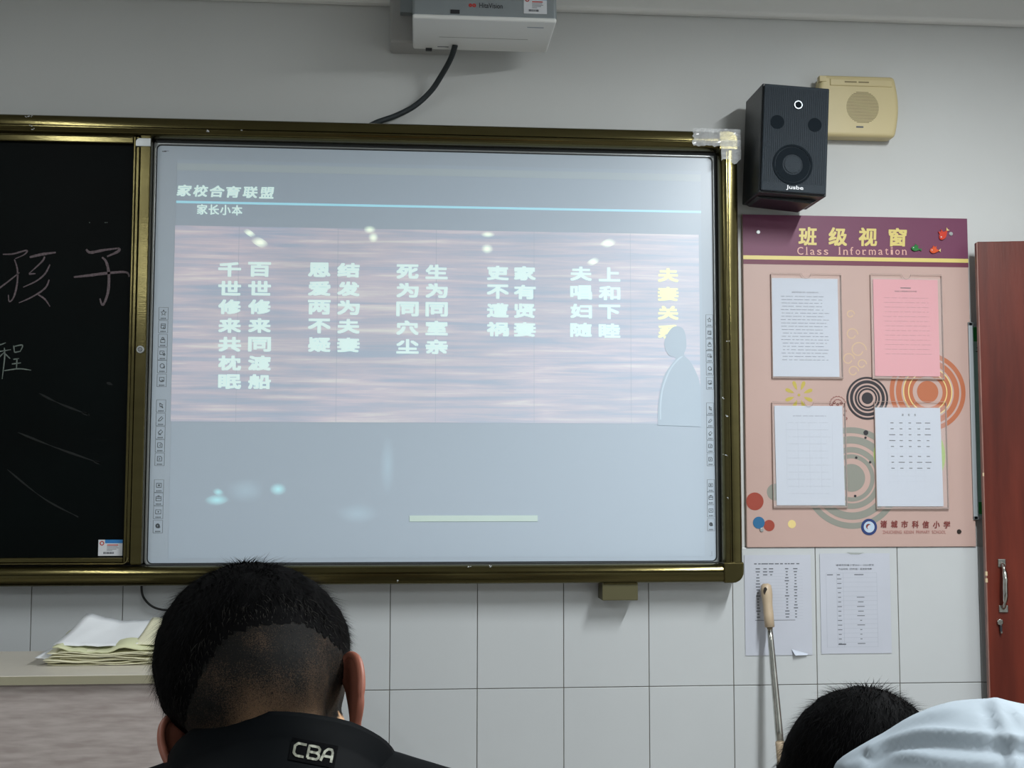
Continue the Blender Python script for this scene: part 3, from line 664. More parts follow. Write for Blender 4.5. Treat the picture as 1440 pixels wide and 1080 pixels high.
for ch in txt:
    wq = wid.get(ch, .8) / tot * 157
    if ch != ' ':
        mb = MB(); ht = 11.5 if ch in 'ClIf' else (11 if ch == 'i' else (9.5 if ch == 't' else 7.6)); cc = P(xq + wq / 2, 359.5 - ht / 2 - .9, YI)
        gw = wq * (.95 if ch not in 'lI' else .4)
        put_glyph(mb, ch, cc.x, cc.z, gw * PX(YI), ht * PX(YI), YI - .0012, off=.004)
        if ch in 'lIinmrf':                      # slab serifs at the feet
            for sx_ in ([0] if ch in 'lIirf' else [-.38, .38]):
                mb.box(cc.x + (sx_ * gw - (1.8 if ch in 'lIi' else 1.3)) * PX(YI), cc.x + (sx_ * gw + (1.8 if ch in 'lIi' else 1.3)) * PX(YI), YI - .0012, YI - .0008, cc.z - ht / 2 * PX(YI), cc.z - (ht / 2 - 1) * PX(YI))
        mb.build('subtitle_letter', PALEP, ib)
    xq += wq + .28 / tot * 157
# three fish shaped ornaments
def fish(px, py, ang, s, M, lab):
    c = P(px, py, YI - .003)
    t = thing('fish_ornament', (c.x, YI, c.z), lab, 'ornament')
    def T(q): return (c.x + s * (q[0] * math.cos(ang) - q[1] * math.sin(ang)), c.z + s * (q[0] * math.sin(ang) + q[1] * math.cos(ang)))
    b_ = spline([(-1, 0), (-.7, .42), (-.1, .5), (.4, .22), (.75, .05), (.75, -.12), (.35, -.3), (-.2, -.5), (-.75, -.35), (-1, 0)], 4)[:-1]
    MB().prism([T(q) for q in b_], YI - .006, YI - .0012).build('body', M, t, bevel=.001)
    MB().prism([T(q) for q in ((.7, 0), (1.15, .32), (1.05, -.02), (1.1, -.3))], YI - .005, YI - .0012).build('tail', M if 'green' in lab else PYEL, t)
    MB().prism([T(q) for q in ((-.45, .4), (-.2, .95), (.1, .6), (.35, .85), (.3, .2))], YI - .005, YI - .0012).build('fin', M, t)
    e_ = T((-.6, .12)); MB().ring(e_[0], e_[1], 0, s * .1, YI - .007, YI - .003, 10).build('eye', LABELW, t)
fish(1288, 350, -.15, .0155, FGREEN, 'small green fish ornament beside the gold title')
fish(1314.5, 352.5, .05, .0165, FORANGE, 'small orange fish ornament below the red fish')
fish(1327, 330, .9, .020, FRED, 'larger red fish ornament at the top right of the info board')
# screws
for (px, py, M) in ((1066, 326.5, SILVER), (1071, 745, SILVER), (1348.5, 747.5, DARKH), (1337, 329, SILVER)):
    c = P(px, py, YI); MB().ring(c.x, c.z, 0, .0068 if M is not SILVER else .006, YI - .003, YI, 16).build('screw_cap', M, ib, bevel=.001)
# printed circles
def circ(px, py, rings, M, name='printed_rings', lay=1, n=72, sx=1.0):
    c = P(px, py, YI); mb = MB()
    for r0, r1 in rings: mb.ring(c.x, c.z, r0 * PX(YI), r1 * PX(YI), YI - .0004 * lay, YI + .0003, n, sx)
    mb.build(name, M, ib)
circ(1197.5, 672, [(0, 20), (28, 34), (36.5, 44.5), (49.5, 60), (64.5, 73)], PGREY)
circ(1304.5, 551, [(0, 16), (22.5, 28), (29.5, 35.5), (39.5, 47.5), (50.5, 57)], PORANGE)
circ(1304.5, 551, [(28, 29.5), (35.5, 37)], PYEL, lay=2)
circ(1279, 640, [(0, 53.5)], PGREEN, 'printed_disc', 1.5, sx=1.0)
circ(1219.5, 560, [(0, 31)], PINK, 'printed_disc', 3)
circ(1219.5, 560, [(0, 8.5), (12, 14.5), (16, 19), (21.5, 26), (28.2, 31)], PBLACK, lay=4)
circ(1090, 692, [(0, 12)], PGREY, 'printed_disc'); circ(1061.5, 705, [(0, 12.6)], PRED, 'printed_disc', 2); circ(1081.5, 739, [(0, 8)], PRED, 'printed_disc', 2); circ(1067, 735, [(0, 8.5)], PBLUE, 'printed_disc', 3)
circ(1113.5, 737, [(0, 5.8)], PYEL, 'printed_disc', 2)
for (px, py, r) in ((1217.5, 608.5, 3.6), (1217, 615.5, 1.7), (1204, 643.5, 1.8), (1223.5, 650, 1.8), (1202.5, 697.5, 1.8)): circ(px, py, [(0, r)], PBLACK, 'printed_dot', 3, 16)
# daisy
c = P(1123.5, 555.5, YI); u = PX(YI)
for k in range(8):
    an = math.radians(22 + 45 * k); mb = MB()
    pe = [(7.5, 0), (11, 1.6), (16, 2.7), (20, 2.4), (21.8, 0), (20, -2.4), (16, -2.7), (11, -1.6)]
    mb.prism([(c.x + u * (a * math.cos(an) - b_ * math.sin(an)), c.z + u * (a * math.sin(an) + b_ * math.cos(an))) for a, b_ in pe], YI - .0005, YI + .0003); mb.build('printed_petal', POLIVE, ib)
circ(1123.5, 555.5, [(0, 2)], POLIVE, 'printed_dot', 1, 14)
# small ornate dark flower print
mb = MB(); c = P(1178, 569, YI)
for k in range(9):
    an = math.radians(20 + 20 * k + 0)
    for rr in (6.5, 10.5): mb.ribbon([(c.x + u * (rr * math.cos(an + d) * (1 + .18 * math.cos(d * 9))), c.z + u * (rr * math.sin(an + d) * (1 + .18 * math.cos(d * 9)))) for d in (-.14, -.07, 0, .07, .14)], .0018, YI - .0005)
for dx, dy in ((0, 0), (-5, 3), (5, 2), (-9, -2), (10, -3), (11, -9), (10, -15), (12, -20)): mb.ring(c.x + dx * u, c.z + dy * u, .8 * u, 2 * u, YI - .0005, YI, 12)
mb.build('printed_flower', PBROWN, ib)
# faint yellow scroll print
mb = MB()
for (px, py, r) in ((1198, 470, 9), (1207, 492, 12), (1193, 505, 9), (1212, 512, 7), (1200, 522, 8), (1196, 442, 6)):
    cc = P(px, py, YI); mb.ribbon([(cc.x + u * r * (1 - t / 40) * math.cos(t * .35), cc.z + u * r * (1 - t / 40) * math.sin(t * .35)) for t in range(18)], .0035, YI - .0003)
mb.build('printed_scroll', PYEL2, ib)
# school emblem and name
c = P(1222, 741, YI); em = MB().ring(c.x, c.z, 8 * u, 11.7 * u, YI - .0015, YI, 40).build('school_emblem', PNAVY, ib)
MB().ring(c.x, c.z, 0, 8 * u, YI - .0014, YI, 36).build('emblem_ground', PAPER, em); MB().ring(c.x, c.z, 5.2 * u, 6.8 * u, YI - .0018, YI, 30).build('emblem_ring', PSKY, em)
mb = MB(); mb.ribbon([(c.x + u * 3.6 * math.cos(math.radians(a)), c.z + u * 3.6 * math.sin(math.radians(a))) for a in range(60, 260, 20)], [u * v for v in (.4, 1.2, 2, 2.6, 2.8, 2.6, 2.2, 1.4, .8, .4)], YI - .002); mb.build('emblem_swirl', PBROWN, em)
mb = MB(); mb.ribbon([(c.x + u * 3.4 * math.cos(math.radians(a)), c.z + u * 3.4 * math.sin(math.radians(a))) for a in range(-60, 60, 20)], [u * v for v in (.4, 1.4, 2.2, 2, 1.2, .4)], YI - .002); mb.build('emblem_swirl', PSKY, em)
for k, ch in enumerate('诸城市科信小学'):
    mb = MB(); cc = P(1242.5 + 14.8 * k, 737 + .15 * k, YI); put_glyph(mb, ch, cc.x, cc.z, 10 * u, 10.5 * u, YI - .0012, off=.03, shear=.1); mb.build('school_name_character', PBROWN, ib)
mb = MB(); cc = P(1285.5, 748.2, YI); put_text(mb, 'ZHUCHENG  KEXIN  PRIMARY  SCHOOL', cc.x, cc.z, 94 * u, 4.6 * u, YI - .0012, off=.002, rot=.0); mb.build('school_name', mat('dusty rose ink', (176, 118, 112), .5), ib)

# acrylic pockets (parts) and the sheets inside (things)
def lines(mb, x0, x1, zs, y, h, fill=.75, seed=1):
    R = random.Random(seed)
    for z in zs:
        x = x0 + R.uniform(0, .006) 
        xe = x1 - R.uniform(0, (x1 - x0) * (1 - fill))
        while x < xe:
            wq = R.uniform(.006, .020); mb.box(x, min(x + wq, xe), y - .0002, y, z - h / 2, z + h / 2); x += wq + R.uniform(.001, .006)
def sheet(px0, py0, px1, py1, y, M, lab, dx=0.0, curl=False):
    x0, x1, z0, z1 = rect(px0, py0, px1, py1, y)
    t = thing('notice_sheet', ((x0 + x1) / 2, y, z0), lab, 'paper')
    mb = MB(); n = 8
    pts = rrect(x0, x1, z0, z1, 0)
    mb.prism([(x0, z1), (x1, z1), (x1 + dx, z0), (x0 + dx, z0)], y - .0004, y); mb.build('page', M, t)
    return t, x0, x1, z0, z1
YP = YI - .0040
pk = [(1083.5, 384.5, 1184.5, 532.5), (1223, 385.5, 1326.5, 533.5), (1085, 565, 1190.5, 713.5), (1228.5, 564.5, 1333, 715.5)]
for (a, b_, c_, d_) in pk:
    x0, x1, z0, z1 = rect(a, b_, c_, d_, YI)
    o = MB().box(x0, x1, YI - .0075, YI - .006, z0, z1 - .012).build('acrylic_pocket', ACR, ib)
    mb = MB().box(x0 - .001, x0 + .0012, YI - .0076, YI, z0, z1 - .003); mb.box(x1 - .0012, x1 + .001, YI - .0076, YI, z0, z1 - .003); mb.box(x0 - .001, x1 + .001, YI - .0078, YI, z0 - .001, z0 + .0035)
    mb.build('pocket_edge', ACRE, o)
    xm = (x0 + x1) / 2; mb = MB(); mb.ribbon([(x0, z1)] + [(xm + .014 * math.cos(math.radians(v)), z1 + .014 * math.sin(math.radians(v))) for v in range(180, 361, 20)] + [(x1, z1)], .0012, YI - .0076, .0015); mb.build('pocket_notch', ACRE, o)
yp = YI - .003
t, x0, x1, z0, z1 = sheet(1085, 391, 1180.5, 530, yp, PAPER, 'white printed notice in the upper left pocket of the info board')
mb = MB(); put_text(mb, '诸城市科信小学一年级班级公约', (x0 + x1) / 2, z1 - .042, .082, .0042, yp - .0008, off=.004); H = z1 - z0
lines(mb, x0 + .026, x1 - .028, [z1 - H * (.185 + .034 * k) for k in range(20)], yp - .0004, .0016, .85, 3); mb.build('print', mat('light printed ink', (118, 124, 138), .6), t, kind='stuff')
t, x0, x1, z0, z1 = sheet(1227.5, 392.5, 1322, 529.5, yp, PAPERP, 'pink printed notice in the upper right pocket of the info board')
mb = MB(); put_text(mb, '科信小学班级工作计划', (x0 + x1) / 2, z1 - .036, .068, .0045, yp - .0008, off=.004); mb.box((x0 + x1) / 2 - .016, (x0 + x1) / 2 + .016, yp - .0006, yp - .0003, z1 - .027, z1 - .0245); mb.build('title_print', BLACKI, t, kind='stuff')
mb = MB(); lines(mb, x0 + .03, x1 - .024, [z1 - H * (.19 + .048 * k) for k in range(13)], yp - .0004, .0017, .95, 5); mb.build('print', mat('faded ink on pink', (186, 128, 138), .6), t, kind='stuff')
t, x0, x1, z0, z1 = sheet(1088.8, 570.5, 1187, 710.5, yp, PAPER, 'white sheet with a faded table in the lower left pocket', dx=.003)
mb = MB(); lines(mb, x0 + .05, x1 - .05, [z1 - .03], yp - .0004, .003, 1, 2)
for k in range(11): lines(mb, x0 + .035, x1 - .035, [z1 - .05 - .021 * k], yp - .0004, .0010, .9, 20 + k)
for k in range(5): mb.box(x0 + .035 + .035 * k, x0 + .0354 + .035 * k, yp - .0005, yp - .0003, z0 + .05, z1 - .05)
mb.build('print', mat('very faint ink', (168, 174, 189), .7), t, kind='stuff')
t, x0, x1, z0, z1 = sheet(1229.5, 573, 1325.5, 712, yp, PAPER, 'white class timetable sheet in the lower right pocket', dx=.003)
mb = MB()
for k, ch in enumerate('课程表'): put_glyph(mb, ch, (x0 + x1) / 2 + (k - 1) * .019 + .004, z1 - .022, .0058, .0072, yp - .0008, off=.01)
R = random.Random(4)
for r in range(8):
    zz = z1 - (.046 + .0176 * r + (.012 if r > 4 else 0))
    for c_ in range(5):
        xx = x0 + .053 + .0275 * c_; wq = R.choice((.008, .010, .010, .016, .019)); mb.box(xx - wq / 2, xx + wq / 2, yp - .0006, yp - .0003, zz - .0013, zz + .0013)
mb.build('print', GREYI, t, kind='stuff')
mb = MB()
for r in range(12): mb.box(x0 + .034, x1 - .03, yp - .0005, yp - .0003, z1 - .04 - .0165 * r, z1 - .0396 - .0165 * r)
for c_ in range(6): mb.box(x0 + .04 + .0275 * c_, x0 + .0403 + .0275 * c_, yp - .0005, yp - .0003, z0 + .045, z1 - .04)
mb.build('table_rule', mat('fine table rule', (176, 183, 197), .7), t, kind='stuff')

# sheets taped on the tiles
YT = -0.0105
t, x0, x1, z0, z1 = sheet(1046.5, 780.5, 1142.5, 921, YT, PAPER2, 'white list sheet taped to the tiles behind the mop handle')
mb = MB(); lines(mb, x0 + .028, x1 - .035, [z1 - .026], YT - .0004, .003, 1, 8); R = random.Random(5)
for r in range(17):
    for c_, xx in enumerate((.04, .062, .08, .127, .153)):
        if c_ in (1, 2) and r > 2: continue
        wq = R.choice((.006, .010, .013)); mb.box(x0 + xx - wq / 2, x0 + xx + wq / 2, YT - .0006, YT - .0003, z1 - .042 - .0088 * r, z1 - .039 - .0088 * r)
mb.box(x0 + .03, x1 - .05, YT - .0006, YT - .0003, z1 - .191, z1 - .1895); mb.build('print', GREYI, t, kind='stuff')
mb = MB()
for r in range(17): mb.box(x0 + .026, x1 - .026, YT - .0005, YT - .0003, z1 - .0455 - .0088 * r, z1 - .0451 - .0088 * r)
mb.build('table_rule', PALEI, t, kind='stuff')
c = P(1113, 921.5, YT); mb = MB()
mb.add([(c.x, YT - .001, c.z + .018), (c.x + .008, YT - .012, c.z + .001), (c.x + .045, YT - .006, c.z + .001), (c.x + .05, YT - .001, c.z + .004), (c.x + .02, YT - .004, c.z + .006)], [(0, 1, 4), (1, 2, 4), (2, 3, 4), (0, 4, 3)]); mb.build('curled_corner', PAPER, t, label='loose corner curling off the tile')
t, x0, x1, z0, z1 = sheet(1152.5, 778.5, 1254, 918.5, YT, PAPER2, 'white sheet with a narrow table taped to the tiles beside the list sheet')
mb = MB(); xm = (x0 + x1) / 2
put_text(mb, '诸城市科信小学2021—2022学年', xm, z1 - .034, .116, .0055, YT - .0008, off=.002); put_text(mb, '作业时间（四年级）监测安排表', xm, z1 - .0455, .102, .0055, YT - .0008, off=.002)
for (xx, wq) in ((x0 + .03, .018), (x0 + .056, .009), (x0 + .118, .028)): mb.box(xx - wq / 2, xx + wq / 2, YT - .0006, YT - .0003, z1 - .0635, z1 - .061)
R = random.Random(9)
for r in range(15):
    zz = z1 - .0745 - .0135 * r; wq = R.choice((.009, .013)); mb.box(x0 + .058 - wq / 2, x0 + .058 + wq / 2, YT - .0006, YT - .0003, zz - .001, zz + .001)
    if r > 3: wq = R.choice((.006, .017, .023)); mb.box(x0 + .122 - wq / 2, x0 + .122 + wq / 2, YT - .0006, YT - .0003, zz - .001, zz + .001)
mb.box(x0 + .052, x0 + .075, YT - .0007, YT - .0003, z1 - .267, z1 - .2635); mb.build('print', GREYI, t, kind='stuff')
mb = MB()
for r in range(17): mb.box(x0 + (.05 if 0 < r < 16 else .018), x0 + .172, YT - .0005, YT - .0003, z1 - .0575 - .0135 * r, z1 - .0570 - .0135 * r)
for xx in (.018, .05, .070, .172): mb.box(x0 + xx, x0 + xx + .0006, YT - .0005, YT - .0003, z1 - .274, z1 - .057)
mb.build('table_rule', PALEI, t, kind='stuff')
MB().prism([(xm - .025, z1 + .003), (xm + .03, z1 + .002), (xm + .012, z1 - .003), (xm - .012, z1 - .003)], YT - .001, YT - .0002).build('tape_strip', clear('dull tape', .5, (180, 186, 180), .3), t)

# ------------------------------------------------------------------ poster behind the door
t = thing('framed_poster', (1.76, 0, P(1370, 731, -.012).z), 'teal poster in a grey frame mostly hidden behind the red-brown door', 'poster')
YQ = -.02
xq0 = P(1366, 600, YQ).x; zq1 = P(1362, 453, YQ).z; zq0 = P(1371, 731, YQ).z
MB().box(xq0, xq0 + .55, YQ + .004, 0, zq0, zq1).build('backing', TEAL, t)
mb = MB().box(xq0, xq0 + .014, YQ, -.001, zq0, zq1).box(xq0, xq0 + .55, YQ, -.001, zq1 - .012, zq1).box(xq0, xq0 + .55, YQ, -.001, zq0, zq0 + .012).box(xq0 + .536, xq0 + .55, YQ, -.001, zq0, zq1); mb.build('frame', TEALF, t, bevel=.002)
MB().box(xq0 + .016, xq0 + .06, YQ + .003, YQ + .006, P(1370, 480, YQ).z, P(1370, 460, YQ).z).build('green_block', GRN, t); MB().box(xq0 + .018, xq0 + .06, YQ + .003, YQ + .006, P(1370, 723, YQ).z, P(1370, 706, YQ).z).build('green_block', GRN, t)
mb = MB(); c = P(1377, 489, YQ); mb.prism([(c.x - .008, c.z), (c.x + .005, c.z + .006), (c.x + .012, c.z + .014), (c.x + .012, c.z - .002), (c.x + .002, c.z - .003)], YQ + .003, YQ + .006); c = P(1376, 494, YQ); mb.prism([(c.x - .01, c.z), (c.x + .012, c.z + .003), (c.x + .012, c.z - .006)], YQ + .003, YQ + .006); mb.build('printed_bird', PBLACK, t)

# ------------------------------------------------------------------ cabinet with its open door
A = P(1373, 340, -.075); phi = -0.19
cab = thing('wooden_cabinet', (A.x, -.075, 0), 'tall red-brown wooden cabinet door with a chrome pull, at the right edge', 'cabinet')
ux, uy = math.cos(phi), math.sin(phi)
DW = .50; DH = A.z; TH = .022
def cabM(): return Matrix(((ux, -uy, 0, 0), (uy, ux, 0, 0), (0, 0, 1, 0), (0, 0, 0, 1)))
R_ = cabM()
def cbox(x0, x1, y0, y1, z0, z1): return MB().box(x0, x1, y0, y1, z0, z1, R_)
dr = cbox(0.0025, DW, 0, TH, .12, DH).build('door', WOOD, cab, local=True, bevel=.002)
cbox(0, .0035, .0005, TH - .0005, .121, DH - .002).build('edge_banding', WOODE, dr, local=True)
for zc_ in (.925, .905): cbox(-.0012, .0045, -.0012, .006, zc_ - .006, zc_ + .006).build('chipped_edge', CHIP, dr, local=True)
cbox(-.001, .003, -.001, .004, 1.21, 1.22).build('chipped_edge', CHIP, dr, local=True)
# body of the cabinet continues beyond the frame
cbox(DW + .005, DW + .30, -.40, .03, 0, DH + .02).build('body', WOOD, cab, local=True, bevel=.003)
# pull handle
hc = [P(1407.5, 792, -.09), P(1413, 856, -.09)]
def inv(p): return R_.inverted() @ (p - Vector(cab.location))
h0, h1 = inv(hc[0]), inv(hc[1]); hx = (h0.x + h1.x) / 2
hd = MB().tube(spline([(hx, -.004, h0.z), (hx + .001, -.018, h0.z - .012), (hx + .001, -.030, h0.z - .04), (hx, -.031, (h0.z + h1.z) / 2), (hx, -.030, h1.z + .035), (hx, -.016, h1.z + .01), (hx, -.004, h1.z)]), [.0045] * 3 + [.0055] * 6 + [.0075] * 18 + [.0058] * 6 + [.0045] * 4, 12)
hd.v = [R_ @ v for v in hd.v]; hd = hd.build('door_handle', CHROME, dr, smooth=True, local=True, label='chrome pull handle')
cbox(hx - .0115, hx + .0115, -.005, 0.001, h0.z - .012, h0.z + .012).build('handle_plate', CHROME, dr, bevel=.002, local=True)
cbox(hx - .0125, hx + .0145, -.005, 0.001, h1.z - .011, h1.z + .010).build('handle_plate', CHROME, dr, bevel=.002, local=True)
lc = inv(P(1407, 877, -.09)); mb = MB(); mb.ring(lc.x, lc.z + .004, 0, .009, -.008, .001, 20); mb.v = [R_ @ v for v in mb.v]; mb.build('door_lock', CHROME, dr, local=True, bevel=.002)
cbox(lc.x - .002, lc.x + .004, -.011, 0, lc.z - .024, lc.z - .004).build('key_tag', BLACKI, dr, local=True, bevel=.001)
cbox(lc.x - .001, lc.x + .005, -.011, 0, lc.z - .028, lc.z - .022).build('hook', CHROME, dr, local=True, bevel=.001)

# ------------------------------------------------------------------ mop leaning on the wall
p0 = P(1077, 822, -.035); p1 = P(1100, 1078, -.13); d = (p1 - p0); Lm = p0.z / -d.z; pe = p0 + d * Lm
mp = thing('mop', (pe.x, pe.y, 0), 'mop with steel tube handle and beige grip leaning on the tiles', 'mop')
def L_(t): return p0 + d * t
def seg(a, b, n=8): return [L_(a + (b - a) * i / n) for i in range(n + 1)]
MB().tube(seg(.235, .885), [.0085 + .0004 * i for i in range(9)], 16).build('handle', CHROME, mp, smooth=True)
gp = MB().tube([L_(0) + Vector((0, 0, .003)), L_(0.006), L_(.03), L_(.06), L_(.085), L_(.12), L_(.17), L_(.24), L_(.243)], [.008, .0150, .0165, .0165, .0150, .0138, .0145, .0140, .0095], 20).build('grip', MOPB, mp, smooth=True)
c = L_(.035) + Vector((-.007, -.0145, 0)); MB().prism([(c.x + .0052 * math.cos(t * .52), c.z + .0115 * math.sin(t * .52)) for t in range(12)], c.y - .0012, c.y + .004).build('hanging_hole', DARKH, gp)
MB().tube(seg(.868, .99), .0135, 16).build('collar', MOPB, mp, smooth=True)
MB().tube(seg(.99, 1.03), .0165, 16).build('clamp', DARKH, mp, smooth=True)
MB().tube(seg(1.03, Lm - .14), .0092, 12).build('handle', CHROME, mp, smooth=True)
MB().box(pe.x - .14, pe.x + .14, pe.y - .03, pe.y + .03, .01, .05).build('mop_head', GREYT, mp, bevel=.01)

# ------------------------------------------------------------------ teacher's desk
YD = -D + 2.70
zd = P(100, 950, YD).z; zd2 = P(100, 963, YD).z
xe = P(400, 950, YD).x
dk = thing('teacher_desk', (-1.0, YD + .18, 0), 'pale grey wood laminate desk at the lower left, papers piled on it', 'desk')
MB().box(-1.75, xe, YD, YD + .38, zd2, zd).build('desk_top', [DESKT], dk, bevel=.0015)
MB().box(-1.75, xe, YD - .0012, YD + .002, zd2 + .001, zd - .001).build('edge_band', DESKE, dk)
MB().box(-1.73, xe - .02, YD + .012, YD + .03, .02, zd2).build('front_panel', DESK, dk)
MB().box(xe - .04, xe - .02, YD + .03, YD + .36, .0, zd2).build('side_panel', DESK, dk); MB().box(-1.73, -1.71, YD + .03, YD + .36, .0, zd2).build('side_panel', DESK, dk)
# pile of papers: each sheet is curved, slightly turned and stacked on the last
def loose(k, x0, x1, yb0, yb1, zf, zbk, rot, M, lab, name='paper_sheet', wav=.004, seed=0, skew=0.0, group=None, th=.0012, fold=0.0, nx=22, ny=8):
    mb = MB(); cx, cy = (x0 + x1) / 2, (yb0 + yb1) / 2; R = random.Random(seed); ph = R.uniform(0, 20)
    for layer in (0, 1):
        for j in range(ny + 1):
            for i in range(nx + 1):
                u_ = i / nx; v_ = j / ny; x = x0 + (x1 - x0) * u_ + skew * v_; y = yb0 + (yb1 - yb0) * v_
                X = cx + (x - cx) * math.cos(rot) - (y - cy) * math.sin(rot); Y = cy + (x - cx) * math.sin(rot) + (y - cy) * math.cos(rot)
                z = zf + (zbk - zf) * v_ ** 1.2 + wav * (noise.noise(Vector((u_ * 3.2 + ph, v_ * 1.4, ph))) + .5 * noise.noise(Vector((u_ * 9 + ph, v_ * 2, 0)))) + fold * max(0, (.25 - u_)) * 4 * v_
                mb.v.append(Vector((X, Y, max(z, zd + .0008) + layer * th)))
    n1 = (nx + 1) * (ny + 1)
    for j in range(ny):
        for i in range(nx):
            q = [j * (nx + 1) + i, j * (nx + 1) + i + 1, (j + 1) * (nx + 1) + i + 1, (j + 1) * (nx + 1) + i]
            mb.f.append(tuple(n1 + a for a in q)); mb.f.append(tuple(q[::-1]))
    bd = [i for i in range(nx + 1)] + [j * (nx + 1) + nx for j in range(1, ny + 1)] + [ny * (nx + 1) + i for i in range(nx - 1, -1, -1)] + [j * (nx + 1) for j in range(ny - 1, 0, -1)]
    for a, b_ in zip(bd, bd[1:] + bd[:1]): mb.f.append((a, b_, n1 + b_, n1 + a))
    mb.mi = [0] * len(mb.f); o = mb.build(name, M, smooth=True); tag(o, lab, 'paper', group); return o
Yp = -D + 2.83
xA, xB = P(72, 935, Yp).x, P(268, 935, Yp).x
for k in range(9):
    R = random.Random(k + 11)
    loose(k, xA + R.uniform(-.03, .012) + .0018 * k, xB + R.uniform(-.01, .02), Yp + R.uniform(-.004, .006), Yp + .16, zd + .0012 + .0032 * k, zd + .003 + .0048 * k, R.uniform(-.03, .03), CREAM,
          'cream sheet with curling edges within the paper pile on the desk', wav=.0055, seed=k, group='cream sheets in the paper pile')
loose(9, xA + .0, xB - .04, Yp + .004, Yp + .16, zd + .034, zd + .052, .01, CREAMG, 'greenish cream folded sheet near the top of the paper pile', wav=.014, seed=31, th=.003)
loose(10, xA - .045, xA + .13, Yp + .02, Yp + .19, zd + .012, zd + .050, .05, PAPERW, 'white sheet jutting out at the left of the paper pile', wav=.007, seed=7, skew=.045)
loose(12, xA - .005, xB - .0, Yp + .03, Yp + .19, zd + .040, zd + .080, -.02, PAPERW, 'white sheet with faint print lying on top of the paper pile', wav=.006, seed=15, skew=.03, fold=.018)
loose(13, xB - .13, xB + .03, Yp + .02, Yp + .18, zd + .042, zd + .086, -.06, CREAM, 'cream sheet overlapping the right of the paper pile', wav=.004, seed=22)

# ------------------------------------------------------------------ people
def union(name, parts, voxel, M, parent=None, smooth=6):
    """parts: (centre, radii, rotation) ellipsoids and ('cone', p0, r0, p1, r1) limbs, fused to ONE continuous surface"""
    bm = bmesh.new()
    for q in parts:
        if q[0] == 'cone':
            _, a, ra, b_, rb = q; a = Vector(a); b_ = Vector(b_)
            for c_, r_ in ((a, ra), (b_, rb)):
                bmesh.ops.create_icosphere(bm, subdivisions=3, radius=r_, matrix=Matrix.Translation(c_))
            dd = b_ - a; rot = dd.to_track_quat('Z', 'Y').to_matrix().to_4x4()
            bmesh.ops.create_cone(bm, cap_ends=True, segments=24, radius1=ra, radius2=rb, depth=dd.length, matrix=Matrix.Translation((a + b_) / 2) @ rot)
        else:
            c_, r_, rt = q; Mx = Matrix.Translation(Vector(c_)) @ (rt.to_4x4() if rt is not None else Matrix.Identity(4)) @ Matrix.Diagonal((*r_, 1))
            bmesh.ops.create_icosphere(bm, subdivisions=4, radius=1.0, matrix=Mx)
    me = bpy.data.meshes.new(name); bm.to_mesh(me); bm.free()
    o = bpy.data.objects.new(name, me); COL.objects.link(o)
    r = o.modifiers.new('r', 'REMESH'); r.mode = 'VOXEL'; r.voxel_size = voxel
    s_ = o.modifiers.new('s', 'SMOOTH'); s_.iterations = smooth; s_.factor = 0.6
    dg = bpy.context.evaluated_depsgraph_get(); m2_ = bpy.data.meshes.new_from_object(o.evaluated_get(dg)); o.modifiers.clear(); o.data = m2_
    for p in m2_.polygons: p.use_smooth = True
    m2_.materials.clear(); m2_.materials.append(M)
    if parent is not None: o.parent = parent; o.matrix_parent_inverse = Matrix.Translation(-ORG[parent.name])
    ORG[o.name] = Vector((0, 0, 0)); return o

def skin_mat(name, c, hairc):
    M = bpy.data.materials.new(name); M.use_nodes = True; nt = M.node_tree; N = nt.nodes; L = nt.links; b = N['Principled BSDF']
    b.inputs['Roughness'].default_value = .75; b.inputs['Specular IOR Level'].default_value = .2; b.inputs['Subsurface Weight'].default_value = .12; b.inputs['Subsurface Radius'].default_value = (.01, .004, .002); b.inputs['Subsurface Scale'].default_value = .3
    at_ = N.new('ShaderNodeAttribute'); at_.attribute_name = 'stubble'
    nz = N.new('ShaderNodeTexNoise'); nz.inputs['Scale'].default_value = 1100; nz.inputs['Detail'].default_value = 2; tc = N.new('ShaderNodeTexCoord'); L.new(tc.outputs['Object'], nz.inputs['Vector'])
    nb = N.new('ShaderNodeTexNoise'); nb.inputs['Scale'].default_value = 30; L.new(tc.outputs['Object'], nb.inputs['Vector'])
    ad = N.new('ShaderNodeMath'); ad.operation = 'MULTIPLY_ADD'; ad.inputs[1].default_value = .36; ad.inputs[2].default_value = -.18; L.new(nz.outputs[0], ad.inputs[0])
    a2 = N.new('ShaderNodeMath'); a2.operation = 'MULTIPLY_ADD'; a2.inputs[1].default_value = .22; a2.inputs[2].default_value = -.11; L.new(nb.outputs[0], a2.inputs[0])
    s1 = N.new('ShaderNodeMath'); s1.operation = 'ADD'; L.new(ad.outputs[0], s1.inputs[0]); L.new(a2.outputs[0], s1.inputs[1])
    w4 = N.new('ShaderNodeMath'); w4.operation = 'MULTIPLY'; L.new(s1.outputs[0], w4.inputs[0]); L.new(at_.outputs['Fac'], w4.inputs[1])
    s2 = N.new('ShaderNodeMath'); s2.operation = 'ADD'; s2.use_clamp = True; L.new(w4.outputs[0], s2.inputs[0]); L.new(at_.outputs['Fac'], s2.inputs[1])
    mx = N.new('ShaderNodeMix'); mx.data_type = 'RGBA'; mx.inputs[6].default_value = (*lin(c), 1); mx.inputs[7].default_value = (*lin(hairc), 1); L.new(s2.outputs[0], mx.inputs[0]); L.new(mx.outputs[2], b.inputs['Base Color'])
    return M
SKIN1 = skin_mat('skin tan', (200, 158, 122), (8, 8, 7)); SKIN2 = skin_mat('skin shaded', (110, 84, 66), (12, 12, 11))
SKINE = mat('ear skin', (156, 96, 78), .5, var=.08, vscale=40)
def smooth01(a, b_, x):
    t = max(0, min(1, (x - a) / (b_ - a))); return t * t * (3 - 2 * t)

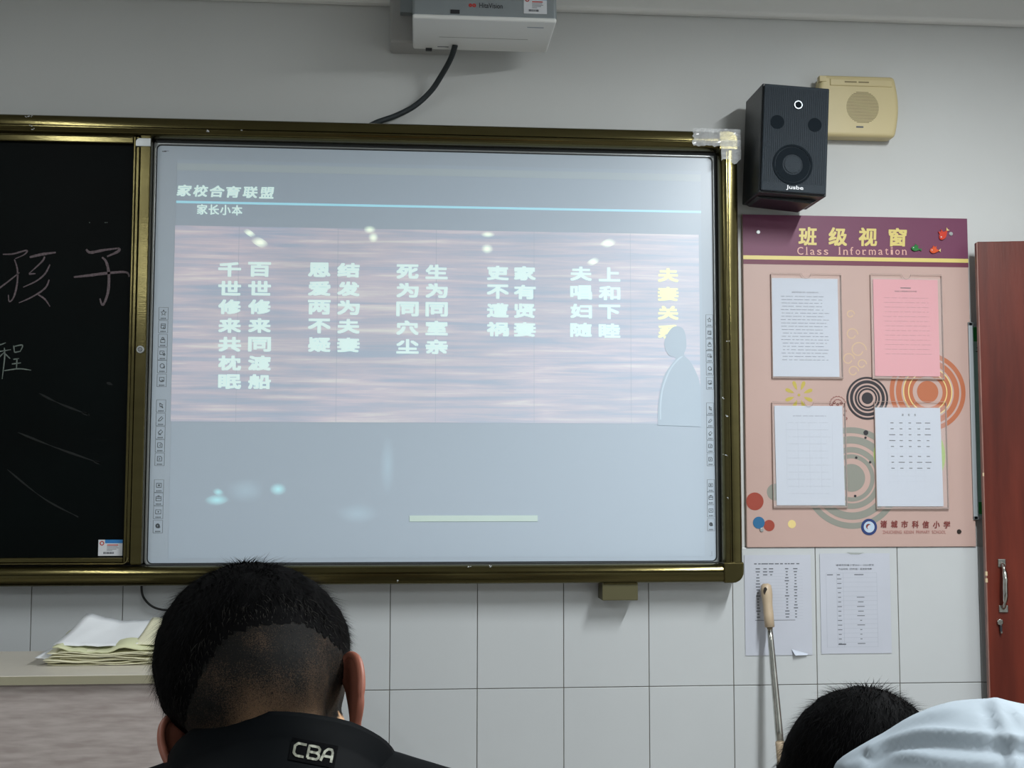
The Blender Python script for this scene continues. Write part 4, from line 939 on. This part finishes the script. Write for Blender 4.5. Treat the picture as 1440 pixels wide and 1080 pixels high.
def skull(parts, T, s=1.0, top=.082):
    """T: 4x4 head frame, origin between the ears, +Y face, +Z crown"""
    Rm = T.to_3x3()
    def E(c, r): parts.append((T @ Vector([v * s for v in c]), [v * s for v in r], Rm))
    E((0, -.018, .040), (.0755, .094, top)); E((0, -.040, .022), (.066, .066, .070)); E((0, .03, .045), (.066, .064, .066))
    E((0, .045, -.02), (.058, .050, .075)); E((0, .068, -.075), (.034, .030, .030)); E((0, .092, -.022), (.012, .022, .020)); E((0, .083, -.052), (.024, .014, .007)); E((0, .083, -.062), (.020, .014, .007))
    for sx_ in (-1, 1): E((sx_ * .030, .077, .004), (.014, .013, .010)); E((sx_ * .045, .055, -.03), (.022, .025, .025))
    return Rm
def ear(name, T, sx_, parent, s=1.0, bx=.072, bz=-.008):
    """helix, inner bowl and lobe swept on the side of the head"""
    mb = MB(); 
    base_ = Vector((sx_ * bx, .0, bz))
    out = spline([(.000, -.006, .026), (.004, -.014, .032), (.013, -.020, .034), (.020, -.027, .024), (.021, -.030, .006), (.017, -.026, -.012), (.011, -.016, -.024), (.004, -.006, -.032), (.000, .001, -.026)], 4)
    rr = [(.0024 + .0016 * math.sin(math.pi * i / (len(out) - 1))) * s for i in range(len(out))]; rr[-6] *= 1.2; rr[-7] *= 1.25; rr[-5] *= 1.15
    W_ = lambda p: T @ ((base_ + Vector((sx_ * p[0], p[1], p[2]))) * s)
    mb.tube([W_(p) for p in out], rr, 10)
    # the bowl: sheet between the rim and the head
    inner = [(.0, -.001 + .004 * math.sin(math.pi * i / (len(out) - 1)), .018 - .040 * i / (len(out) - 1)) for i in range(len(out))]
    k0 = len(mb.v); vs = []; n = len(out)
    for i in range(n):
        for t in range(5):
            f_ = t / 4; p = Vector(out[i]) * f_ + Vector(inner[i]) * (1 - f_); p = p + Vector((-.003 * math.sin(math.pi * f_), .004 * math.sin(math.pi * f_), 0)); vs.append(W_(p))
    m_ = len(vs)
    vs += [v + (T.to_3x3() @ Vector((sx_ * .001, -.0038 * s, 0))) for v in vs]
    fs = []
    for i in range(n - 1):
        for t in range(4):
            a = i * 5 + t; fs.append((a, a + 1, a + 6, a + 5)); fs.append((m_ + a + 5, m_ + a + 6, m_ + a + 1, m_ + a))
    mb.add(vs, fs)
    o = mb.build(name, SKINE, parent, smooth=True); q = o.modifiers.new('sub', 'SUBSURF'); q.levels = 1; q.render_levels = 1
    return o
def hair(body, T, parent, s, hairline, thick, n, seed, M=HAIR, whorl=(0.01, -.07, .10), length=.016, Mt=None, spike=.4):
    """hairline(local)->0..1 coverage; cap follows the scalp, blades stand on it"""
    me = body.data; Ti = T.inverted(); R = random.Random(seed)
    bm = bmesh.new(); bm.from_mesh(me); bm.verts.ensure_lookup_table()
    keep = {}; cov = {}
    for v in bm.verts:
        q = (Ti @ v.co) / s; c_ = hairline(q) if q.length < .17 else 0.0; cov[v.index] = c_
    mb = MB(); idx = {}
    for f_ in bm.faces:
        if all(cov[v.index] > .12 for v in f_.verts):
            ids = []
            for v in f_.verts:
                if v.index not in idx:
                    idx[v.index] = len(mb.v); k = cov[v.index]; nn = noise.noise(v.co * 90) * .0018 + noise.noise(v.co * 260) * .0012
                    mb.v.append(v.co + v.normal * (thick * smooth01(.12, .95, k) + nn * k + .0004))
                ids.append(idx[v.index])
            mb.f.append(tuple(ids)); mb.mi.append(0)
    faces = [f_ for f_ in bm.faces if sum(cov[v.index] for v in f_.verts) / len(f_.verts) > .05]
    areas = [f_.calc_area() for f_ in faces]; tot = sum(areas); wh = Vector(whorl)
    import bisect
    cum = []; a_ = 0
    for x in areas: a_ += x; cum.append(a_)
    for k in range(n):
        f_ = faces[min(bisect.bisect(cum, R.random() * tot), len(faces) - 1)]; vs = [v.co for v in f_.verts]
        u_, v_ = R.random(), R.random(); p = (vs[0] * (1 - u_) + vs[1] * u_) * (1 - v_) + ((vs[3] if len(vs) > 3 else vs[2]) * (1 - u_) + vs[2] * u_) * v_
        q = (Ti @ p) / s; c_ = hairline(q)
        if R.random() > c_ * 1.6 + .03: continue
        nn = f_.normal; fl = T.to_3x3() @ ((q - wh)); fl = fl - nn * fl.dot(nn)
        if fl.length < 1e-4: continue
        fl.normalize(); fl = (fl + Vector((R.uniform(-.5, .5), R.uniform(-.5, .5), R.uniform(-.5, .5)))).normalized()
        Ln = length * s * (.25 + .75 * c_) * R.uniform(.6, 1.25) * (c_ ** .6); lift = spike * R.uniform(.6, 1.3)
        st = p + nn * (thick * .8 * smooth01(.12, .95, c_)); mid = st + (fl * .55 + nn * lift) * Ln * .55; tip = st + (fl * 1.05 + nn * lift * .8) * Ln
        sd = fl.cross(nn).normalized() * R.uniform(.00022, .0004)
        k0 = len(mb.v); mb.v += [st - sd, st + sd, mid + sd * .8, mid - sd * .8, tip]; mi_ = 1 if (Mt and R.random() > c_ + .15) else 0
        mb.f += [(k0, k0 + 1, k0 + 2, k0 + 3), (k0 + 3, k0 + 2, k0 + 4)]; mb.mi += [mi_, mi_]
    bm.free()
    o = mb.build('hair', [M, Mt or M], parent, smooth=True); return o

def stubble(body, T, s, fn):
    me = body.data; a = me.attributes.new('stubble', 'FLOAT', 'POINT'); Ti = T.inverted()
    a.data.foreach_set('value', [(fn((Ti @ v.co) / s) if (v.co - T.translation).length < .17 * s else 0.0) for v in me.vertices])

def frameT(o, roll, pitch, yaw=0.0):
    return Matrix.Translation(o) @ Matrix.Rotation(yaw, 4, 'Z') @ Matrix.Rotation(roll, 4, 'Y') @ Matrix.Rotation(pitch, 4, 'X')
# ---- person 1 : crew cut, navy jacket
Y1 = -D + 1.12
O1 = P(376, 1006, Y1)
T1 = frameT(O1, math.radians(-15), math.radians(-34), math.radians(-3)); S1 = 1.07
root1 = thing('person', (O1.x, Y1 - .25, 0), 'person with black cropped hair and shaved nape in a navy jacket, head bowed', 'person')
nb = P(392, 1085, Y1 - .035)               # base of neck
tor = nb + Vector((0.01, -.10, -.20)); hip = Vector((nb.x + .02, nb.y - .22, .50))
sh = [nb + Vector((s_ * .165, -.02 + (.02 if s_ > 0 else 0), -.085 - (.015 if s_ < 0 else 0))) for s_ in (-1, 1)]
def body_parts(g):
    p = [((nb + Vector((0, -.02, -.085))), (.155 + g, .080 + g, .070 + g), Euler((0, 0, 0)).to_matrix()), (tor, (.175 + g, .115 + g, .17 + g), Euler((-.35, 0, 0)).to_matrix()), ((tor + hip) / 2, (.155 + g, .11 + g, .19 + g), Euler((-.35, 0, 0)).to_matrix())]
    for i, s_ in enumerate((-1, 1)):
        el = sh[i] + Vector((s_ * .06, .10, -.24)); wr = Vector((nb.x + s_ * .12, nb.y + .30, .76))
        p += [('cone', sh[i], .058 + g, el, .045 + g), ('cone', el, .044 + g, wr, .030 + g), ('cone', nb + Vector((s_ * .045, 0, -.035)), .045 + g, sh[i], .058 + g)]
    return p
def legs(g, hip, fy=.42):
    p = [(hip, (.17 + g, .12 + g, .10 + g), None)]
    for s_ in (-1, 1):
        kn = hip + Vector((s_ * .12, fy, .0)); an = Vector((kn.x, kn.y + .02, .09))
        p += [('cone', hip + Vector((s_ * .09, .02, 0)), .08 + g, kn, .06 + g), ('cone', kn, .055 + g, an, .038 + g), ((an + Vector((0, .05, -.045))), (.042 + g, .12 + g, .042), None)]
    return p
parts = body_parts(0) + legs(0, hip)
skull(parts, T1, S1, .073)
parts.append(('cone', T1 @ Vector((0, -.032, -.01)), .054, nb + Vector((0, .008, -.03)), .062))
parts.append(('cone', T1 @ Vector((0, .00, -.03)), .050, nb + Vector((0, .02, -.03)), .058))
for s_ in (-1, 1):  # hands resting on the desk in front, five fingers each
    wr = Vector((nb.x + s_ * .12, nb.y + .30, .76)); parts.append((wr + Vector((-s_ * .01, .06, -.005)), (.040, .05, .015), None))
    for k in range(4): parts.append(('cone', wr + Vector((-s_ * .01 + (k - 1.5) * .019, .095, -.003)), .0105, wr + Vector((-s_ * .01 + (k - 1.5) * .021, .15 + (.012 if k in (1, 2) else 0), -.012)), .009))
    parts.append(('cone', wr + Vector((-s_ * .045, .045, -.005)), .012, wr + Vector((-s_ * .075, .085, -.010)), .010))
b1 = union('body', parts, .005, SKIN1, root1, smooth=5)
def hl1(q):                                # 0..1: long hair on the crown, none below the fade
    # height of the fade line rises towards the nape centre
    lim = .012 + .012 * noise.noise(Vector((q.x * 20, q.y * 12, 1))) + (.010 if q.x > 0 else -.040) * min(1, abs(q.x) / .05)
    back = smooth01(-.10, .02, q.y)
    d_ = q.z - (lim - .045 * back * 0)
    f_ = smooth01(-.006, .050, d_)
    if q.y > .055: f_ *= smooth01(.02, .05, q.z - (q.y - .055) * .9)
    return max(f_, .11 * st1(q))
def st1(q):
    k = smooth01(.01, -.05, q.x) if False else max(0, min(1, (.01 - q.x) / .06))
    f_ = smooth01(-.086 - .02 * k, .012 - .03 * k, q.z + .006 * noise.noise(Vector((q.x * 30, q.y * 30, q.z * 30))))
    if q.z < .0 and q.y > .03: f_ = 0
    return 1 - (1 - f_) ** 2.1 if q.z > -.12 else 0
stubble(b1, T1, S1, lambda q: max(st1(q), smooth01(.11, .22, hl1(q)) * 1.2))
hair(b1, T1, root1, S1, hl1,   .0070, 42000, 3, length=.015, Mt=HAIRG, spike=.25)
ear('ear', T1, -1, root1, bx=.066, bz=-.020); ear('ear', T1, 1, root1)
def crease(o, amp, sc, ang, seed):
    me = o.data; nn = [v.normal.copy() for v in me.vertices]
    for v, n_ in zip(me.vertices, nn):
        p = v.co; u_ = p.x * math.cos(ang) + p.z * math.sin(ang); w_ = -p.x * math.sin(ang) + p.z * math.cos(ang)
        v.co = p + n_ * amp * (1 - abs(noise.noise(Vector((u_ * sc * .35, w_ * sc, p.y * sc * .6 + seed)))) * 2.6)
j1 = union('jacket', body_parts(.016), .0075, NAVY, root1, smooth=6); crease(j1, .0035, 16, -.35, 2)
tr1 = union('trousers', legs(.012, hip), .012, TROUS, root1, smooth=4)
# standing collar round the neck
def collar(name, c0, rx, ry, h, tilt, M, par, lean=(0, 0, 0), n=56, gap=.0, roll=0.0, th=.004, flare=.004):
    mb = MB(); Rt = Matrix.Rotation(roll, 3, 'Y') @ Matrix.Rotation(tilt, 3, 'X')
    prof = [(-2.2, 3.0), (-1.0, 1.0), (0, 0), (.15, .0), (.5, .2), (.85, .6), (1.0, 1.0), (1.0, 1.5), (.93, 1.6), (.6, 1.2), (.2, 1.0), (-.6, 1.0)]
    for t in range(n):
        an = 2 * math.pi * t / n
        for (v_, o_) in prof:
            inw = (1 if o_ < .99 else 0); off = -th if prof.index((v_, o_)) >= 7 else 0
            rr_ = flare * (v_ if v_ > 0 else -v_ * 2.2) + off + .0014 * noise.noise(Vector((math.cos(an) * 3, math.sin(an) * 3, v_ * 3)))
            p = Vector(((rx + rr_) * math.cos(an), (ry + rr_) * math.sin(an), h * v_ + .004 * math.sin(an * 2 + 1) * v_)); mb.v.append(c0 + Rt @ p + Vector(lean) * v_)
    k = len(prof)
    mb.f = [(t * k + i, ((t + 1) % n) * k + i, ((t + 1) % n) * k + i + 1, t * k + i + 1) for t in range(n) for i in range(k - 1)]; mb.mi = [0] * len(mb.f)
    o = mb.build(name, M, par, smooth=True); return o
cl1 = collar('collar', nb + Vector((.003, -.002, -.029)), .098, .096, .030, math.radians(-46), NAVY, root1, roll=math.radians(-2))
# lettering sewn on the back, draped on the jacket
def drape(o_target, px0, py0, px1, py1, draw, M, name, par, off=.0012, rot=0.0):
    me = o_target.data; mw = Matrix.Identity(4)
    bvh = BVHTree.FromPolygons([v.co.copy() for v in me.vertices], [tuple(p.vertices) for p in me.polygons])
    mo = cl1.data; oc = ORG[root1.name]; bvh2 = BVHTree.FromPolygons([v.co + oc for v in mo.vertices], [tuple(p.vertices) for p in mo.polygons])
    mb = MB(); draw(mb); cx, cy = (px0 + px1) / 2, (py0 + py1) / 2
    out = []
    for v in mb.v:
        u_ = v.x * math.cos(rot) - v.z * math.sin(rot) * 1; w_ = v.x * math.sin(rot) + v.z * math.cos(rot)
        r = ray(cx + u_, cy - w_).normalized(); h = bvh.ray_cast(CAM, r); h2 = bvh2.ray_cast(CAM, r)
        if h2[0] is not None and (h[0] is None or h2[3] < h[3]): h = h2
        p = h[0] if h[0] is not None else CAM + r * 1.0
        nn = h[1] if h[0] is not None else -r
        out.append(p - r * off)
    mb.v = out; o = mb.build(name, M, par); return o
def stroke_txt(mb, items, wd):
    for st in items: mb.ribbon([Vector(q) for q in st], wd, 0, 0)
def patch(mb):
    n = 14
    for i in range(n):
        for j in range(5):
            x = -33 + 66 * i / n; z = -16 + 32 * j / 5; k = len(mb.v)
            mb.add([(x, 0, z), (x + 66 / n, 0, z), (x + 66 / n, 0, z + 6.4), (x, 0, z + 6.4)], [(0, 1, 2, 3)])
drape(j1, 411, 1045, 470, 1072, patch, NAVYK, 'lettering_patch', root1, off=.0012, rot=math.radians(-11))
def cba(mb):
    C = [(-11, 9), (-23, 9), (-27, 5), (-27, -5), (-23, -8.5), (-12, -8.5)]
    B = [(-7, -8.5), (-7, 9), (6, 9), (8.5, 6), (8, 2), (4, .5), (8, -1), (9, -5), (6, -8.5), (-7, -8.5)]; B2 = [(-6, .5), (4, .5)]
    A_ = [(12, -9), (16, 5), (20, 9), (25, 9), (27, 5), (27, -9)]; A2 = [(15, -1.5), (26, -1.5)]
    for st in (C, B, B2, A_, A2): 
        q = []
        for a, b_ in zip(st, st[1:]):
            for t in range(4): q.append((a[0] + (b_[0] - a[0]) * t / 4, a[1] + (b_[1] - a[1]) * t / 4))
        q.append(st[-1]); mb.ribbon(q, 3.6, 0, 0)
drape(j1, 411, 1045, 470, 1072, cba, GREYT, 'lettering', root1, off=.0022, rot=math.radians(-11))

def fold(o, pts, amp, wpx):
    me = o.data; q = [Vector(p) for p in spline(pts, 5)]; nn = [v.normal.copy() for v in me.vertices]
    for v, n_ in zip(me.vertices, nn):
        d3 = v.co - CAM; c_ = Vector((d3.dot(right), d3.dot(down), d3.dot(fwd)))
        if c_.z < .1 or n_.dot(d3) > 0: continue
        p = Vector((720 + F * c_.x / c_.z, 540 + F * c_.y / c_.z)); best = 1e9
        for a, b_ in zip(q, q[1:]):
            t = max(0, min(1, (p - a).dot(b_ - a) / max((b_ - a).length_squared, 1e-6))); best = min(best, (p - (a + (b_ - a) * t)).length)
        v.co = v.co + n_ * amp * math.exp(-(best / wpx) ** 2)
# ---- person 2 : dark hair, pale blue hooded jacket
Y2 = -D + 1.34
O2 = P(1218, 1146, Y2); S2 = 1.0
T2 = frameT(O2, math.radians(8), math.radians(-52), math.radians(12))
root2 = thing('person', (O2.x, Y2 - .1, 0), 'person bent low with thick black hair in a pale blue hooded jacket', 'person')
nb2 = P(1320, 1150, Y2 - .10); tor2 = P(1405, 1160, -D + 1.14); hip2 = Vector((nb2.x + .16, nb2.y - .25, .50))
def body2(g):
    p = [(tor2, (.125 + g, .12 + g, .095 + g), None), (P(1305, 1126, -D + 1.16), (.085 + g, .07 + g, .052 + g), Euler((0, -.25, 0)).to_matrix()), ((tor2 + hip2) / 2, (.15 + g, .12 + g, .19 + g), Euler((-.3, .2, 0)).to_matrix()), (nb2 + Vector((.0, -.01, -.04)), (.13 + g, .09 + g, .075 + g), None)]
    for s_ in (-1, 1):
        s0 = nb2 + Vector((s_ * .15, -.01, -.09)); el = s0 + Vector((s_ * .05, .14, -.12)); wr = Vector((nb2.x - .05 + s_ * .13, nb2.y + .33, .76))
        p += [('cone', s0, .06 + g, el, .046 + g), ('cone', el, .045 + g, wr, .03 + g)]
    return p
parts = body2(0) + legs(0, hip2); skull(parts, T2, S2); parts.append(('cone', T2 @ Vector((0, -.035, -.01)), .060, nb2, .066))
for s_ in (-1, 1):
    wr = Vector((nb2.x - .05 + s_ * .13, nb2.y + .33, .76)); parts.append((wr + Vector((0, .05, -.005)), (.038, .05, .015), None))
    for k in range(4): parts.append(('cone', wr + Vector(((k - 1.5) * .019, .09, -.003)), .0105, wr + Vector(((k - 1.5) * .021, .145, -.012)), .009))
    parts.append(('cone', wr + Vector((-s_ * .035, .045, -.005)), .012, wr + Vector((-s_ * .065, .08, -.01)), .010))
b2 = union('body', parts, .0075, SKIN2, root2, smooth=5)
def hl2(q):
    f_ = smooth01(-.02, .02, q.z + .35 * max(0, -q.y - .05) - .0)
    if q.y > .06: f_ *= smooth01(.02, .05, q.z)
    return f_
stubble(b2, T2, S2, lambda q: smooth01(-.06, .0, q.z) if q.z > -.12 and q.y < .06 else 0)
hair(b2, T2, root2, S2, hl2, .010, 20000, 8, length=.018, spike=.35)
ear('ear', T2, -1, root2); ear('ear', T2, 1, root2)
j2 = union('jacket', body2(.018), .006, PALEJ, root2, smooth=6); crease(j2, .003, 9, -.5, 5)
fold(j2, [(1175, 1078), (1240, 1042), (1300, 1010), (1400, 991), (1436, 1012)], .004, 7)
fold(j2, [(1400, 992), (1412, 1020), (1425, 1050), (1428, 1090)], .005, 8); fold(j2, [(1388, 1000), (1398, 1034)], -.003, 8)
fold(j2, [(1225, 1056), (1290, 1032), (1360, 1034), (1445, 1042)], .005, 7); fold(j2, [(1225, 1068), (1290, 1046), (1360, 1048), (1445, 1056)], -.004, 8)
fold(j2, [(1190, 1080), (1260, 1062), (1330, 1070), (1400, 1075)], .003, 7)
union('trousers', legs(.012, hip2), .012, TROUS, root2, smooth=4)

# stools and pupils' desks below the frame that carry the two people
STOOLM = mat('pale stool wood', (176, 140, 98), .5, var=.12, vscale=3, vstretch=(1, 8, 1)); LEGM = mat('grey steel leg', (120, 124, 128), .35, .8)
def stool(h, lab):
    zt_ = h.z - .095; t = thing('stool', (h.x, h.y, 0), lab, 'stool')
    MB().box(h.x - .17, h.x + .17, h.y - .14, h.y + .14, zt_ - .025, zt_).build('seat', STOOLM, t, bevel=.006)
    for a in (-1, 1):
        for b_ in (-1, 1): MB().tube([(h.x + a * .14, h.y + b_ * .11, zt_ - .025), (h.x + a * .16, h.y + b_ * .13, 0)], .011, 10).build('leg', LEGM, t, smooth=True)
def desk(n, lab):
    y0_, y1_ = n.y + .27, n.y + .62; t = thing('school_desk', (n.x, (y0_ + y1_) / 2, 0), lab, 'desk')
    MB().box(n.x - .28, n.x + .28, y0_, y1_, .715, .737).build('desk_top', STOOLM, t, bevel=.004)
    for a in (-1, 1):
        for b_ in (y0_ + .03, y1_ - .03): MB().tube([(n.x + a * .25, b_, .715), (n.x + a * .25, b_, 0)], .012, 10).build('leg', LEGM, t, smooth=True)
stool(hip, 'wooden stool under the person in the navy jacket'); stool(hip2, 'wooden stool under the person in the pale blue jacket')
desk(nb, 'small wooden desk in front of the person in the navy jacket'); desk(Vector((nb2.x - .05, nb2.y, 0)), 'small wooden desk in front of the person in the pale blue jacket')
